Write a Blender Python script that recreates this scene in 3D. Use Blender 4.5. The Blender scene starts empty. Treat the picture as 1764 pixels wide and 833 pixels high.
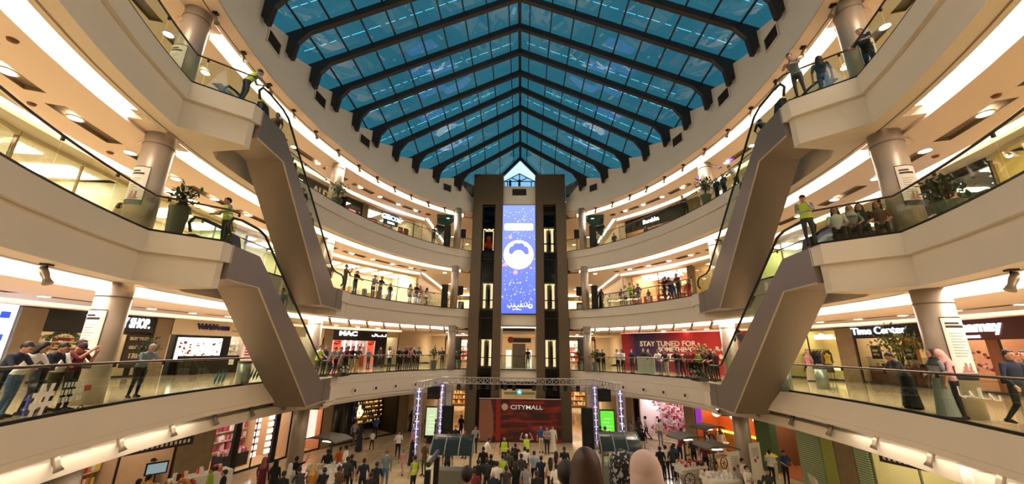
import bpy, math, random
from mathutils import Vector, Matrix
R = math.radians
rnd = random.Random(7)
sc = bpy.context.scene
COL = sc.collection
# ---------------------------------------------------------------- camera, world, exposure
EYE = Vector((0.196, 0.0, 6.524)); FPX = 650.0
PITCH, YAW, ROLL = R(15.94), R(1.579), R(0.656)
FW = Vector((-math.sin(YAW)*math.cos(PITCH), math.cos(YAW)*math.cos(PITCH), math.sin(PITCH)))
_r0 = Vector((math.cos(YAW), math.sin(YAW), 0)); _u0 = _r0.cross(FW)
RT = _r0*math.cos(ROLL)+_u0*math.sin(ROLL); UP = -_r0*math.sin(ROLL)+_u0*math.cos(ROLL)
cd = bpy.data.cameras.new('camera'); cam = bpy.data.objects.new('camera', cd); COL.objects.link(cam)
cd.sensor_width = 36; cd.lens = FPX/1764*36; cd.clip_end = 300; cd.clip_start = 0.05
cam.matrix_world = Matrix(((RT.x, UP.x, -FW.x, EYE.x), (RT.y, UP.y, -FW.y, EYE.y), (RT.z, UP.z, -FW.z, EYE.z), (0, 0, 0, 1)))
sc.camera = cam
sc.view_settings.view_transform = 'Standard'; sc.view_settings.look = 'None'
sc.view_settings.gamma = 1; sc.view_settings.exposure = 0.72; sc.view_settings.use_curve_mapping = False
sc.cycles.max_bounces = 6; sc.cycles.diffuse_bounces = 3; sc.cycles.glossy_bounces = 3
sc.cycles.transparent_max_bounces = 16; sc.cycles.transmission_bounces = 4
sc.cycles.sample_clamp_indirect = 4; sc.cycles.caustics_reflective = False; sc.cycles.caustics_refractive = False
wd = bpy.data.worlds.new('dusk_sky'); sc.world = wd; wd.use_nodes = True
wn = wd.node_tree.nodes; wl = wd.node_tree.links
tc = wn.new('ShaderNodeTexCoord'); nz = wn.new('ShaderNodeTexNoise'); nz.inputs['Scale'].default_value = 2.5; nz.inputs['Detail'].default_value = 5
cr = wn.new('ShaderNodeValToRGB'); cr.color_ramp.elements[0].color = (.36, .62, .78, 1); cr.color_ramp.elements[1].color = (.62, .85, .97, 1)
cr.color_ramp.elements[0].position = .35; cr.color_ramp.elements[1].position = .7
wl.new(tc.outputs['Generated'], nz.inputs['Vector']); wl.new(nz.outputs['Fac'], cr.inputs['Fac']); wl.new(cr.outputs['Color'], wn['Background'].inputs['Color'])
wn['Background'].inputs['Strength'].default_value = 0.9
K_COVE, K_SPOT, K_SHOP, K_DOWN = 7.5, 240.0, .8, 12.0      # strengths of the cove strips, track spots, shop lights, downlights

# the track spotlights under the skylight ring, which light the parapets across the atrium
for _s in (-1, 1):
    for _t in (-50, -38, -24, -11, 2, 15.5, 29, 42, 56):
        _a = R(_t); _p = Vector((_s*(11.133+.3)*math.cos(_a), 15.84+(16.874+.3)*math.sin(_a), 17.72)); _q = Vector((-_s*9.5*math.cos(_a*.6), 15.84+13*math.sin(_a*.8), 9.0))
        ld = bpy.data.lights.new('track_lamp', 'SPOT'); ld.energy = K_SPOT; ld.color = (1, .87, .70); ld.spot_size = R(150); ld.spot_blend = .6; ld.shadow_soft_size = .12
        lo = bpy.data.objects.new('track_lamp', ld); COL.objects.link(lo); lo.location = _p; lo.rotation_euler = (_q-_p).to_track_quat('-Z', 'Y').to_euler()
def pix(px, py, z):                                        # the point at height z that is seen in a pixel
    d = FW*FPX + RT*(px-882) - UP*(py-416.5); t = (z-EYE.z)/d.z
    return EYE + d*t
# ---------------------------------------------------------------- helpers
def lin(c):
    if isinstance(c, str):
        c = c.lstrip('#'); c = tuple(int(c[i:i+2], 16)/255 for i in (0, 2, 4))
        return tuple((v/12.92 if v <= .04045 else ((v+.055)/1.055)**2.4) for v in c)
    return c
_mats = {}
def mat(name, col='#808080', rough=.6, metal=0., emit=0., noise=0., nscale=8., ecol=None, spec=.5, bump=0.):
    if name in _mats: return _mats[name]
    m = bpy.data.materials.new(name); m.use_nodes = True; nt = m.node_tree; b = nt.nodes['Principled BSDF']
    c = lin(col); b.inputs['Base Color'].default_value = (*c, 1); b.inputs['Roughness'].default_value = rough
    b.inputs['Metallic'].default_value = metal; b.inputs['Specular IOR Level'].default_value = spec
    if emit:
        b.inputs['Emission Color'].default_value = (*lin(ecol or col), 1); b.inputs['Emission Strength'].default_value = emit
    if noise or bump:
        t = nt.nodes.new('ShaderNodeTexCoord'); n = nt.nodes.new('ShaderNodeTexNoise'); n.inputs['Scale'].default_value = nscale; n.inputs['Detail'].default_value = 6
        nt.links.new(t.outputs['Object'], n.inputs['Vector'])
        if noise:
            r = nt.nodes.new('ShaderNodeValToRGB'); r.color_ramp.elements[0].position = .3; r.color_ramp.elements[1].position = .7
            r.color_ramp.elements[0].color = (*[v*(1-noise) for v in c], 1); r.color_ramp.elements[1].color = (*[min(1, v*(1+noise)) for v in c], 1)
            nt.links.new(n.outputs['Fac'], r.inputs['Fac']); nt.links.new(r.outputs['Color'], b.inputs['Base Color'])
        if bump:
            bp = nt.nodes.new('ShaderNodeBump'); bp.inputs['Strength'].default_value = bump; nt.links.new(n.outputs['Fac'], bp.inputs['Height']); nt.links.new(bp.outputs['Normal'], b.inputs['Normal'])
    _mats[name] = m; return m
def glass(name, tint, refl=.08, rough=0.02, facing=True):
    if name in _mats: return _mats[name]
    m = bpy.data.materials.new(name); m.use_nodes = True; nt = m.node_tree; nt.nodes.clear()
    o = nt.nodes.new('ShaderNodeOutputMaterial'); mx = nt.nodes.new('ShaderNodeMixShader'); tr = nt.nodes.new('ShaderNodeBsdfTransparent'); gl = nt.nodes.new('ShaderNodeBsdfGlossy')
    tr.inputs['Color'].default_value = (*lin(tint), 1); gl.inputs['Roughness'].default_value = rough; gl.inputs['Color'].default_value = (.9, .95, .95, 1)
    fr = nt.nodes.new('ShaderNodeFresnel'); fr.inputs['IOR'].default_value = 1.5
    mth = nt.nodes.new('ShaderNodeMath'); mth.operation = 'MULTIPLY_ADD'; mth.inputs[1].default_value = .55; mth.inputs[2].default_value = refl-.03; mth.use_clamp = True
    geo = nt.nodes.new('ShaderNodeNewGeometry'); io = nt.nodes.new('ShaderNodeMath'); io.operation = 'MULTIPLY_ADD'; io.inputs[1].default_value = -.8333; io.inputs[2].default_value = 1.5
    nt.links.new(geo.outputs['Backfacing'], io.inputs[0]); nt.links.new(io.outputs[0], fr.inputs['IOR'])
    nt.links.new(fr.outputs[0], mth.inputs[0]); nt.links.new(mth.outputs[0], mx.inputs[0]); nt.links.new(tr.outputs[0], mx.inputs[1]); nt.links.new(gl.outputs[0], mx.inputs[2]); nt.links.new(mx.outputs[0], o.inputs[0])
    _mats[name] = m; return m
def tile(name, c1, c2, sx, sy, rough=.2, mortar='#6a5a48', noise=.05, brick=True, spec=.5):
    if name in _mats: return _mats[name]
    m = mat(name, c1, rough, spec=spec); nt = m.node_tree; b = nt.nodes['Principled BSDF']
    t = nt.nodes.new('ShaderNodeTexCoord'); k = nt.nodes.new('ShaderNodeTexBrick'); k.offset = .5 if brick else 0
    k.inputs['Color1'].default_value = (*lin(c1), 1); k.inputs['Color2'].default_value = (*lin(c2), 1); k.inputs['Mortar'].default_value = (*lin(mortar), 1)
    k.inputs['Scale'].default_value = 1; k.inputs['Brick Width'].default_value = sx; k.inputs['Row Height'].default_value = sy; k.inputs['Mortar Size'].default_value = .008
    nt.links.new(t.outputs['Object'], k.inputs['Vector']); nt.links.new(k.outputs['Color'], b.inputs['Base Color']); return m

class MB:
    def __init__(s): s.v = []; s.f = []; s.m = []
    def add(s, v, f, mi=0):
        n = len(s.v); s.v += [tuple(p) for p in v]; s.f += [tuple(i+n for i in q) for q in f]; s.m += [mi]*len(f); return s
    def box(s, c, d, rz=0, mi=0, M=None):
        hx, hy, hz = d[0]/2, d[1]/2, d[2]/2; cz, sn = math.cos(rz), math.sin(rz)
        v = [(c[0]+x*cz-y*sn, c[1]+x*sn+y*cz, c[2]+z) for x in (-hx, hx) for y in (-hy, hy) for z in (-hz, hz)]
        if M: v = [tuple(M @ Vector(p)) for p in v]
        return s.add(v, [(0, 1, 3, 2), (4, 6, 7, 5), (0, 4, 5, 1), (2, 3, 7, 6), (0, 2, 6, 4), (1, 5, 7, 3)], mi)
    def prism(s, poly, fn, mi=0):                          # poly: 2-D points; fn(u, v, k) -> 3-D point on side k
        n = len(poly); v = [fn(u, w, 0) for u, w in poly]+[fn(u, w, 1) for u, w in poly]
        return s.add(v, [tuple(range(n-1, -1, -1)), tuple(range(n, 2*n))]+[(i, (i+1) % n, (i+1) % n+n, i+n) for i in range(n)], mi)
    def tube(s, path, r, n=8, closed=False, mi=0, cap=True):
        P = [Vector(p) for p in path]; rr = r if isinstance(r, (list, tuple)) else [r]*len(P); base = len(s.v); L = len(P); vs = []
        pu = None
        for i, p in enumerate(P):
            a = P[(i-1) % L] if (closed or i) else p; b = P[(i+1) % L] if (closed or i < L-1) else p
            t = (b-a).normalized() if (b-a).length > 1e-9 else Vector((0, 0, 1))
            if pu is None: pu = (Vector((0, 0, 1)) if abs(t.z) < .9 else Vector((1, 0, 0)))
            u = (pu-t*pu.dot(t)).normalized(); w = t.cross(u); pu = u
            vs += [tuple(p+(u*math.cos(2*math.pi*k/n)+w*math.sin(2*math.pi*k/n))*rr[i]) for k in range(n)]
        f = []
        for i in range(L if closed else L-1):
            j = (i+1) % L
            f += [(i*n+k, i*n+(k+1) % n, j*n+(k+1) % n, j*n+k) for k in range(n)]
        if cap and not closed: f += [tuple(range(n-1, -1, -1)), tuple((L-1)*n+k for k in range(n))]
        return s.add(vs, f, mi)
    def lathe(s, c, prof, n=24, mi=0):                     # prof: (radius, z)
        v = []; f = []
        for r, z in prof: v += [(c[0]+r*math.cos(2*math.pi*k/n), c[1]+r*math.sin(2*math.pi*k/n), c[2]+z) for k in range(n)]
        for i in range(len(prof)-1): f += [(i*n+k, i*n+(k+1) % n, (i+1)*n+(k+1) % n, (i+1)*n+k) for k in range(n)]
        f += [tuple(range(n-1, -1, -1)), tuple((len(prof)-1)*n+k for k in range(n))]
        return s.add(v, f, mi)
    def ball(s, c, r, n=12, m=8, sx=1, sy=1, sz=1, mi=0):
        v = [(c[0], c[1], c[2]-r*sz)]; f = []
        for i in range(1, m):
            a = math.pi*i/m; v += [(c[0]+sx*r*math.sin(a)*math.cos(2*math.pi*k/n), c[1]+sy*r*math.sin(a)*math.sin(2*math.pi*k/n), c[2]-sz*r*math.cos(a)) for k in range(n)]
        v.append((c[0], c[1], c[2]+r*sz)); e = len(v)-1
        f += [(0, 1+(k+1) % n, 1+k) for k in range(n)]
        for i in range(m-2): f += [(1+i*n+k, 1+i*n+(k+1) % n, 1+(i+1)*n+(k+1) % n, 1+(i+1)*n+k) for k in range(n)]
        b = 1+(m-2)*n; f += [(b+k, b+(k+1) % n, e) for k in range(n)]
        return s.add(v, f, mi)
    def quad(s, a, b, c, d, mi=0): return s.add([a, b, c, d], [(0, 1, 2, 3)], mi)
    def mesh(s, name, mats, smooth=False):
        me = bpy.data.meshes.new(name); me.from_pydata(s.v, [], s.f)
        for q in (mats if isinstance(mats, (list, tuple)) else [mats]): me.materials.append(q)
        if any(s.m): me.polygons.foreach_set('material_index', s.m)
        if smooth: me.polygons.foreach_set('use_smooth', [len(q) <= 4 for q in s.f])
        me.update(); return me
    def obj(s, name, mats, parent=None, smooth=False, **props):
        o = bpy.data.objects.new(name, s.mesh(name, mats, smooth)); COL.objects.link(o)
        if parent: o.parent = parent
        for k, q in props.items():
            if q: o[k] = q
        return o
def thing(name, label, cat, loc=(0, 0, 0), rz=0, group=None):
    o = bpy.data.objects.new(name, None); COL.objects.link(o); o.location = loc; o.rotation_euler = (0, 0, rz); o.empty_display_size = .1
    o['label'] = label; o['category'] = cat
    if group: o['group'] = group
    return o
def copy_tree(o, parent=None):
    c = o.copy(); COL.objects.link(c); c.parent = parent
    for ch in list(o.children): copy_tree(ch, c)
    return c
def text(name, s, size, M, m, parent=None, depth=.02, align='CENTER', bold=0., xs=1., **props):     # M: 4x4 matrix, text lies in its x-y plane
    cu = bpy.data.curves.new(name, 'FONT'); cu.body = s; cu.size = size; cu.extrude = depth; cu.align_x = align; cu.align_y = 'CENTER'; cu.offset = bold; cu.resolution_u = 3
    o = bpy.data.objects.new(name, cu)
    dg = bpy.context.evaluated_depsgraph_get(); COL.objects.link(o); dg.update()
    me = bpy.data.meshes.new_from_object(o.evaluated_get(dg)); COL.objects.unlink(o); bpy.data.objects.remove(o)
    me.name = name; me.materials.clear(); me.materials.append(m); me.transform(M @ Matrix.Diagonal((xs, 1, 1, 1)))
    o = bpy.data.objects.new(name, me); COL.objects.link(o)
    if parent: o.parent = parent
    for k, q in props.items(): o[k] = q
    return o
def frame(o, n):                                            # matrix of an upright sheet at o that faces n (horizontal)
    n = Vector((n[0], n[1], 0)).normalized(); z = Vector((0, 0, 1)); x = z.cross(n)
    return Matrix(((x.x, z.x, n.x, o[0]), (x.y, z.y, n.y, o[1]), (x.z, z.z, n.z, o[2]), (0, 0, 0, 1)))
# ---------------------------------------------------------------- plan of the place
A_, B_, YC = 11.133, 16.874, 15.84
G, F1, F2, F3 = 0.0, 5.0, 9.68, 14.68
SD = {-1: 'left', 1: 'right'}
def E(t, o=0., side=1):
    t = R(t); return (side*(A_+o)*math.cos(t), YC+(B_+o)*math.sin(t))
def E3(t, o, z, side=1): x, y = E(t, o, side); return (x, y, z)
def t_of_y(y, o=0.): return math.degrees(math.asin((y-YC)/(B_+o)))
def nrm(t, side):                                           # from the gallery towards the void
    v = Vector((-side*math.cos(R(t))/A_, -math.sin(R(t))/B_, 0)); return v.normalized()
def strip(mb, side, t0, t1, o0, z0, o1, z1, n=24, mi=0):
    ts = [t0+(t1-t0)*i/n for i in range(n+1)]
    v = [E3(t, o0, z0, side) for t in ts]+[E3(t, o1, z1, side) for t in ts]
    mb.add(v, [(i, i+1, n+1+i+1, n+1+i) for i in range(n)], mi)
T0 = -62.; TW = 68.5; TS = 54.5
def edge_path(level, side):
    tn = t_of_y(10.0); P = []
    if level in (2, 3):
        P += [E(T0+(tn-T0)*i/24) for i in range(25)]
        P += [(9.15, 11.15), (9.1, 11.55), (10.58, 11.7)]
        ta = t_of_y(12.2)
    else: ta = T0
    if level in (1, 2):
        tb = t_of_y(20.2)
        P += [E(ta+(tb-ta)*i/24) for i in range(25)]
        P += [(10.02, 21.0), (10.02, 22.0), (10.2, 22.6)]
        tc_ = t_of_y(23.0)
    else: tc_ = ta
    n = 24 if level != 3 else 48
    P += [E(tc_+(TW-tc_)*i/n) for i in range(n+1)]
    return [(side*x, y) for x, y in P]
def offs(P, d, side):                                       # offset of a path away from the void
    out = []
    for i, p in enumerate(P):
        a = Vector(P[max(i-1, 0)]); b = Vector(P[min(i+1, len(P)-1)]); q = Vector(p)
        n1 = (q-a); n2 = (b-q); n1 = n1 if n1.length > 1e-6 else n2; n2 = n2 if n2.length > 1e-6 else n1
        n1 = n1.normalized(); n2 = n2.normalized()
        m1 = Vector((n1.y, -n1.x))*side; m2 = Vector((n2.y, -n2.x))*side; m = (m1+m2)
        m = m.normalized() if m.length > 1e-3 else m1
        k = 1/max(.5, m.dot(m1)); out.append((q.x+m.x*d*k, q.y+m.y*d*k))
    return out
def sweep(mb, P, prof, side, mi=0, closed=False):           # prof: (offset, z)
    rows = [[(x, y, z) for x, y in offs(P, d, side)] for d, z in prof]; n = len(P)
    for a, b in zip(rows, rows[1:]):
        mb.add(a+b, [(i, i+1, n+i+1, n+i) for i in range(n-1)], mi)
# ---------------------------------------------------------------- common materials
PLASTER = mat('cream_plaster', '#e9dfcf', .75, noise=.015, nscale=.7)
CEIL = mat('ceiling_plaster', '#fbe9dc', .8)
COVE = mat('cove_light', '#ffe9b8', emit=K_COVE, ecol=(1, .85, .7))
COVE2 = mat('narrow_cove_light', '#ffe9b8', emit=K_COVE*.8, ecol=(1, .85, .7))
COVE3 = mat('ground_cove_light', '#ffe9b8', emit=5, ecol=(1, .83, .65))
DARKTRIM = mat('dark_bronze_trim', '#2b2620', .4, .6)
RAIL = mat('brushed_handrail', '#5a5148', .35, .9)
BGLASS = glass('balustrade_glass', '#dbe8d8', .09)
FLOOR1 = tile('polished_gallery_tile', '#cbb898', '#bfab8a', .9, .9, .1, noise=0, brick=False)
FLOOR0 = tile('polished_ground_tile', '#d4bf9c', '#c6ae86', .8, .8, .12, brick=False)
STEEL = mat('brushed_column_cladding', '#b3a698', .4, .35)
CLAD = mat('escalator_cladding', '#85796f', .42, .35)
BLACK = mat('black_rubber', '#0d0c0c', .45)
BLACKM = mat('matt_black', '#0a0a0b', .7)
WHITE = mat('white_paint', '#eee8dc', .5)
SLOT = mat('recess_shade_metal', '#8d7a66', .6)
STONE = mat('travertine_pier', '#8f7c5f', .45, noise=.12, nscale=2.)
TOWER = tile('tower_stone_tile', '#9c8466', '#927a5d', 1.4, .45, .35, mortar='#5e4f3c')
RIBM = mat('dark_steel_rib', '#3a3431', .5, .3)
ROOFGLASS = glass('tinted_roof_glass', '#30646d', .10)
# ================================================================ the building shell
LV = {0: dict(F=G, S=3.45, store=4.8), 1: dict(F=F1, S=8.25, store=8.5, cove=(.9, 2.3), slot=(5.4, 5.8), c2=(7.6, 7.75)),
      2: dict(F=F2, S=13.1, store=4.8, cove=(.72, 1.28), slot=(2.5, 2.95), c2=(3.85, 4.08)),
      3: dict(F=F3, S=18.2, store=4.8, cove=(.72, 1.28), slot=(2.5, 2.95), c2=(3.85, 4.08))}
def struct(mb, name, m, parent=None, **k):
    o = mb.obj(name, m, parent, **k)
    if not parent: o['kind'] = 'structure'
    return o
XS = 8.9                                                     # passages past the lifts run between x = -XS and XS
def fan(mb, side, o, z, tA, tB=90, yb=50., n=14):            # the plate behind the lifts
    ts = [tA+(tB-tA)*i/n for i in range(n+1)]
    v = [E3(t, o, z, side) for t in ts]; e = E(tA, LV[2]['store'], side)
    w = [(side*12*(n-i)/n, yb, z) for i in range(n+1)]
    mb.add(v+w, [(i, i+1, n+1+i+1, n+1+i) for i in range(n)])
    if tA == TS: mb.add([v[0], E3(tA, o+12, z, side), (side*14, yb, z), w[0]], [(0, 1, 2, 3)])
# floors
mb = MB(); mb.box((0, 22, -.1), (70, 70, .2)); struct(mb, 'floor', FLOOR0)
for lv in (1, 2, 3):
    F = LV[lv]['F']; store = LV[lv]['store']
    for side in (-1, 1):
        P = edge_path(lv, side); mb = MB(); n = len(P); Q = []
        for x, y in P:
            t = math.degrees(math.atan2((y-YC)/B_, side*x/A_)); Q.append(E(min(t, 75), store+3.5, side))
        mb.add([(x, y, F) for x, y in P]+[(x, y, F) for x, y in Q], [(i, i+1, n+i+1, n+i) for i in range(n-1)])
        fan(mb, side, 0, F-.002, 60)
        struct(mb, 'floor', FLOOR1 if lv == 1 else FLOOR1)
        # fascia
        mb = MB()
        if lv > 1:
            S = LV[lv-1]['S']
            sweep(mb, P, [(.3, F+.001), (0, F+.001), (0, F-.6), (.13, F-.6), (.13, S), (LV[lv-1]['cove'][0], S)], side)
        else:
            k = next(i for i, p in enumerate(P) if p[1] > 20.9)
            sweep(mb, P[:k+1], [(.3, F+.001), (0, F+.001), (0, F-.72), (.03, F-.74), (.03, 4.1), (.12, 4.1)], side)
            sweep(mb, P[:k+1], [(.42, 4.1), (.92, 4.1), (.92, 3.85), (.5, 3.85), (.5, 3.45), (1.2, 3.45)], side)
            sweep(mb, P[k:], [(.3, F+.001), (0, F+.001), (0, F-.45), (.03, F-.47), (.03, 3.78), (.12, 3.7), (.12, 3.58), (.3, 3.56), (.3, 3.42), (1.2, 3.42)], side)
            m2 = MB(); sweep(m2, P[:k-6], [(.12, 4.101), (.42, 4.101)], side); o = m2.obj('cove_light_strip', COVE3)
            o['label'] = 'long warm cove light under the edge of the first gallery on the %s' % SD[side]; o['category'] = 'light strip'
        struct(mb, 'trim_%d' % lv, PLASTER)
        if lv > 1:                                            # flat soffit under the landing
            mb = MB(); q = [p for p in offs(P, .1, side) if 9.9 < p[1] < 11.8]
            e = [E(t_of_y(y), 0.5, side) for y in (11.9, 11.2, 10.5, 9.8)]
            mb.add([(x, y, S-.001) for x, y in q+e], [tuple(range(len(q)+4))]); struct(mb, 'trim_%d' % lv, PLASTER)
# galleries' ceilings
def ring_light(mb, side, t0, t1, a, b, z, lip, n=40):
    strip(mb, side, t0, t1, a, z, a, z+.28, n); strip(mb, side, t0, t1, b, z+.28, b, lip, n)
for lv in (1, 2, 3):
    c = LV[lv]; S = c['S']; S2 = S-.1
    for side in (-1, 1):
        mb = MB(); a, b = c['cove']; d, e = c['slot']; g, h = c['c2']; st = c['store']
        strip(mb, side, T0, TW, .85 if lv < 3 else 0, S, a, S, 40) if a > .85 or lv == 3 else None
        ring_light(mb, side, T0, TW-3, a, b, S, S2)
        strip(mb, side, TW-3, TW, a, S, b, S, 4)
        strip(mb, side, T0, TS, b, S2, d, S2, 40); strip(mb, side, T0, TS, e, S2, g, S2, 40)
        strip(mb, side, T0, TS, g, S2, g, S2+.2, 40); strip(mb, side, T0, TS, h, S2+.2, h, S2-.16, 40); strip(mb, side, T0, TS, h, S2-.16, st+.3, S2-.16, 40)
        # the slot: recessed runs with flat ceiling between
        t = T0; i = 0; sl = MB(); step = 9.0 if lv == 1 else 8.2
        while t < TS:
            t1 = min(t+step*.78, TS); t2 = min(t+step, TS)
            sl_ = sl
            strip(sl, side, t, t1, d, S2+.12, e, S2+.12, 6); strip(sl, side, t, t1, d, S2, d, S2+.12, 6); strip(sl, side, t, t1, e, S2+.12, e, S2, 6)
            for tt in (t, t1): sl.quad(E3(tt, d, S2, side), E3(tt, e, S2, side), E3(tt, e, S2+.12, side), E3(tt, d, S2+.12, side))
            if t2 > t1: strip(mb, side, t1, t2, d, S2, e, S2, 3)
            t = t2
        fan(mb, side, b, S2, TS)
        struct(mb, 'ceiling', CEIL); gr = MB(); strip(gr, side, T0, TW, a-.2, S-.004, a-.14, S-.004, 48); struct(gr, 'trim_9', SLOT); struct(sl, 'trim_%d' % (3+lv), SLOT)  # thin flat dark strip paints the shadow line of a groove before the cove
        m2 = MB()
        if lv > 1: strip(m2, side, T0, -20.3, a, S+.28, b, S+.28, 24); strip(m2, side, -13.7, TW-3, a, S+.28, b, S+.28, 40); cp = MB(); strip(cp, side, -20.3, -13.7, a, S-.002, b, S-.002, 6); struct(cp, 'ceiling', CEIL)
        else: strip(m2, side, T0, TW-3, a, S+.28, b, S+.28, 48)
        nm = {1: 'first', 2: 'second', 3: 'top'}[lv]
        m2.obj('cove_light_strip', COVE, label='broad glowing cove light along the void edge of the %s gallery ceiling on the %s' % (nm, SD[side]), category='light strip')
        m2 = MB(); strip(m2, side, T0, TS, g, S2+.2, h, S2+.2, 48)
        if lv > 1:                                            # turns the corner towards the passage
            x, y = E(TS, g, side); m2.quad((x, y, S2-.02), (x, 48, S2-.02), (x-side*.2, 48, S2-.02), (x-side*.2, y, S2-.02))
        m2.obj('cove_light_strip', COVE2, label='thin cove light before the shop fronts of the %s gallery on the %s' % (nm, SD[side]), category='light strip')
# ceiling over the ground floor
for side in (-1, 1):
    mb = MB(); strip(mb, side, T0, TS, 1.2, 3.45, 9.5, 3.45, 40); fan(mb, side, .3, 3.449, TS); struct(mb, 'ceiling', CEIL)
# end walls of the passages, and far walls
WALLC = mat('passage_wall', '#dcc9a8', .7)
for lv in range(4):
    F = LV[lv]['F']; S = LV[lv]['S']
    mb = MB(); mb.box((0, 50, (F+S)/2), (2*XS+6, .2, S-F)); struct(mb, 'wall_back', WALLC)
    for side in (-1, 1):
        x, y = E(TS, LV[lv]['store'], side); xx = abs(x)
        mb = MB(); mb.box((side*(xx+.1), (50+y)/2+.2, (F+S)/2), (.2, 50-y-.4, S-F)); struct(mb, 'wall_%s' % SD[side], WALLC)
# ring wall under the skylight
VENT = mat('vent_louvre', '#2c221c', .6)
RIBY = [-1.6, .5, 2.6, 4.7, 6.75, 8.8, 10.85, 12.87, 14.9, 17.0, 19.05, 21.12, 23.15, 25.18, 27.1, 28.95, 30.6, 32.3]
RIDZ = [25.8]*13+[26.0, 25.7, 25.1, 24.4, 23.8]
def xe(y): return A_*math.sqrt(max(.03, 1-((y-YC)/B_)**2))
for side in (-1, 1):
    mb = MB(); low = []; up = []
    tt = []
    for k in range(len(RIBY)-1):
        if RIBY[k+1] > 31.6: break
        for j in range(7):
            y = RIBY[k]+(RIBY[k+1]-RIBY[k])*j/6
            if YC-B_+.1 < y: tt.append((y, 20.45+.8*j/6))
    tt += [(31.55, 20.9)]
    rows = [[], [], [], [], [], [], []]
    for y, zt in tt:
        t = t_of_y(y); p = lambda o, z: E3(t, o, z, side)
        for r, q in zip(rows, (p(.02, 18.2), p(0, 18.2), p(0, 19.2), p(.2, 19.27), p(.2, zt), p(.5, zt), p(.5, 18.2))): r.append(q)
    n = len(tt)
    for a, b in zip(rows, rows[1:]): mb.add(a+b, [(i, i+1, n+i+1, n+i) for i in range(n-1)])
    struct(mb, 'wall_%s' % SD[side], PLASTER)
    for k in (3, 5, 7, 9, 12, 15) if 1 else ():
        y = (RIBY[k]+RIBY[k+1])/2+.15
    for j, y in enumerate([5.9, 9.9, 13.9, 17.95, 22.3, 29.85]):
        t = t_of_y(y); f = frame(E3(t, .17, 19.95, side), nrm(t, side)); w = .5 if j < 5 else .42
        v = thing('air_vent', 'dark air vent in the ring wall, %s from the lifts, %s side' % (['sixth', 'fifth', 'fourth', 'third', 'second', 'first'][j], SD[side]), 'vent')
        m = MB(); m.box((0, 0, -.02), (2*w, .62, .03), M=f); m.obj('backing', VENT, v)
        m = MB()
        for q in range(7): m.box((0, -.27+q*.09, .02), (2*w-.1, .025, .04), M=f)
        m.obj('louvre', mat('louvre_metal', '#43362c', .5), v)
        m = MB()
        for q, s2 in ((0, .33), (0, -.33)): m.box((0, s2, .01), (2*w+.1, .05, .08), M=f)
        for s2 in (-w, w): m.box((s2, 0, .01), (.05, .62, .08), M=f)
        m.obj('frame', PLASTER, v)
# ---------------------------------------------------------------- skylight
sky = thing('skylight', 'pitched steel skylight of tinted glass over the atrium', 'skylight', (0, 0, 0))
def ribline(k, x): y = RIBY[k]; e = xe(y); return RIDZ[k]+(21.15-RIDZ[k])*abs(x)/e
for k, y in enumerate(RIBY):
    for side in (-1, 1):
        e = xe(y)+.1; zb = lambda x: ribline(k, x); mb = MB(); D = .4
        poly = [(0, zb(0)), (max(e-.9, e*.8), zb(max(e-.9, e*.8))), (e-.4, 20.85), (e-.3, 19.95), (e-.12, 19.95), (e, 20.3), (e+1.2, 20.6), (e+1.2, zb(e+1.2)+D), (0, zb(0)+D)]
        mb.prism(poly, lambda u, w, q: (side*u, y+(-.12 if q else .12), w)); mb.obj('rib', RIBM, sky)
        if k+1 < len(RIBY):
            y2 = RIBY[k+1]; e2 = xe(y2); g = MB()
            top = lambda kk, x: ribline(kk, x)+D-.04
            xo = max(e, e2)+1.9
            g.quad((0, y, top(k, 0)), (side*xo, y, top(k, xo)), (side*xo, y2, top(k+1, xo)), (0, y2, top(k+1, 0)))
            g.obj('glazing', ROOFGLASS, sky)
for side in (-1, 1):
    for i in range(9):
        x = .62+1.25*i; ks = [k for k in range(len(RIBY)) if x < xe(RIBY[k])+.7]
        if len(ks) < 2: continue
        p = MB(); P = [(side*x, RIBY[k], ribline(k, x)+.36-.045) for k in ks]; v = []
        for q in P: v += [(q[0]-.035, q[1], q[2]-.045), (q[0]+.035, q[1], q[2]-.045), (q[0]+.035, q[1], q[2]+.045), (q[0]-.035, q[1], q[2]+.045)]
        p.add(v, [(4*j+a_, 4*j+(a_+1) % 4, 4*j+4+(a_+1) % 4, 4*j+4+a_) for j in range(len(P)-1) for a_ in range(4)]); p.obj('purlin', RIBM, sky)
mb = MB()
for k in range(len(RIBY)-1):
    mb.tube([(0, RIBY[k], RIDZ[k]+.3), (0, RIBY[k+1], RIDZ[k+1]+.3)], .11, 6)
mb.obj('ridge_beam', RIBM, sky)
# glowing white dashes above the glass along some bays of the roof
STR = mat('white_dash_glow', '#ffffff', emit=5, ecol='#dff0ff')
for side in (-1, 1):
    for n_, (k, f, xa, xb) in enumerate([(7, .45, 2.5, 10.8), (8, .6, 1, 11), (10, .7, .5, 9.5), (11, .35, 6, 11), (12, .7, 2, 10), (13, .6, .5, 6), (14, .5, 4, 8), (15, .5, 2, 6.5)]):
        mb = MB(); x = xa; y = RIBY[k]*(1-f)+RIBY[k+1]*f
        while x < xb:
            l = .25+.5*rnd.random(); zz = lambda q: ribline(k, q)*(1-f)+ribline(k+1, q)*f+.55
            mb.tube([(side*x, y, zz(x)), (side*(x+l), y, zz(x+l))], .02, 4); x += l+.08+.2*rnd.random()
        mb.obj('white_dashes', STR, label='dashed glowing white line over the skylight, %s bay from the lifts, %s side' % (['ninth', 'eighth', 'sixth', 'fifth', 'fourth', 'third', 'second', 'last'][n_], SD[side]), category='string light')

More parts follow.
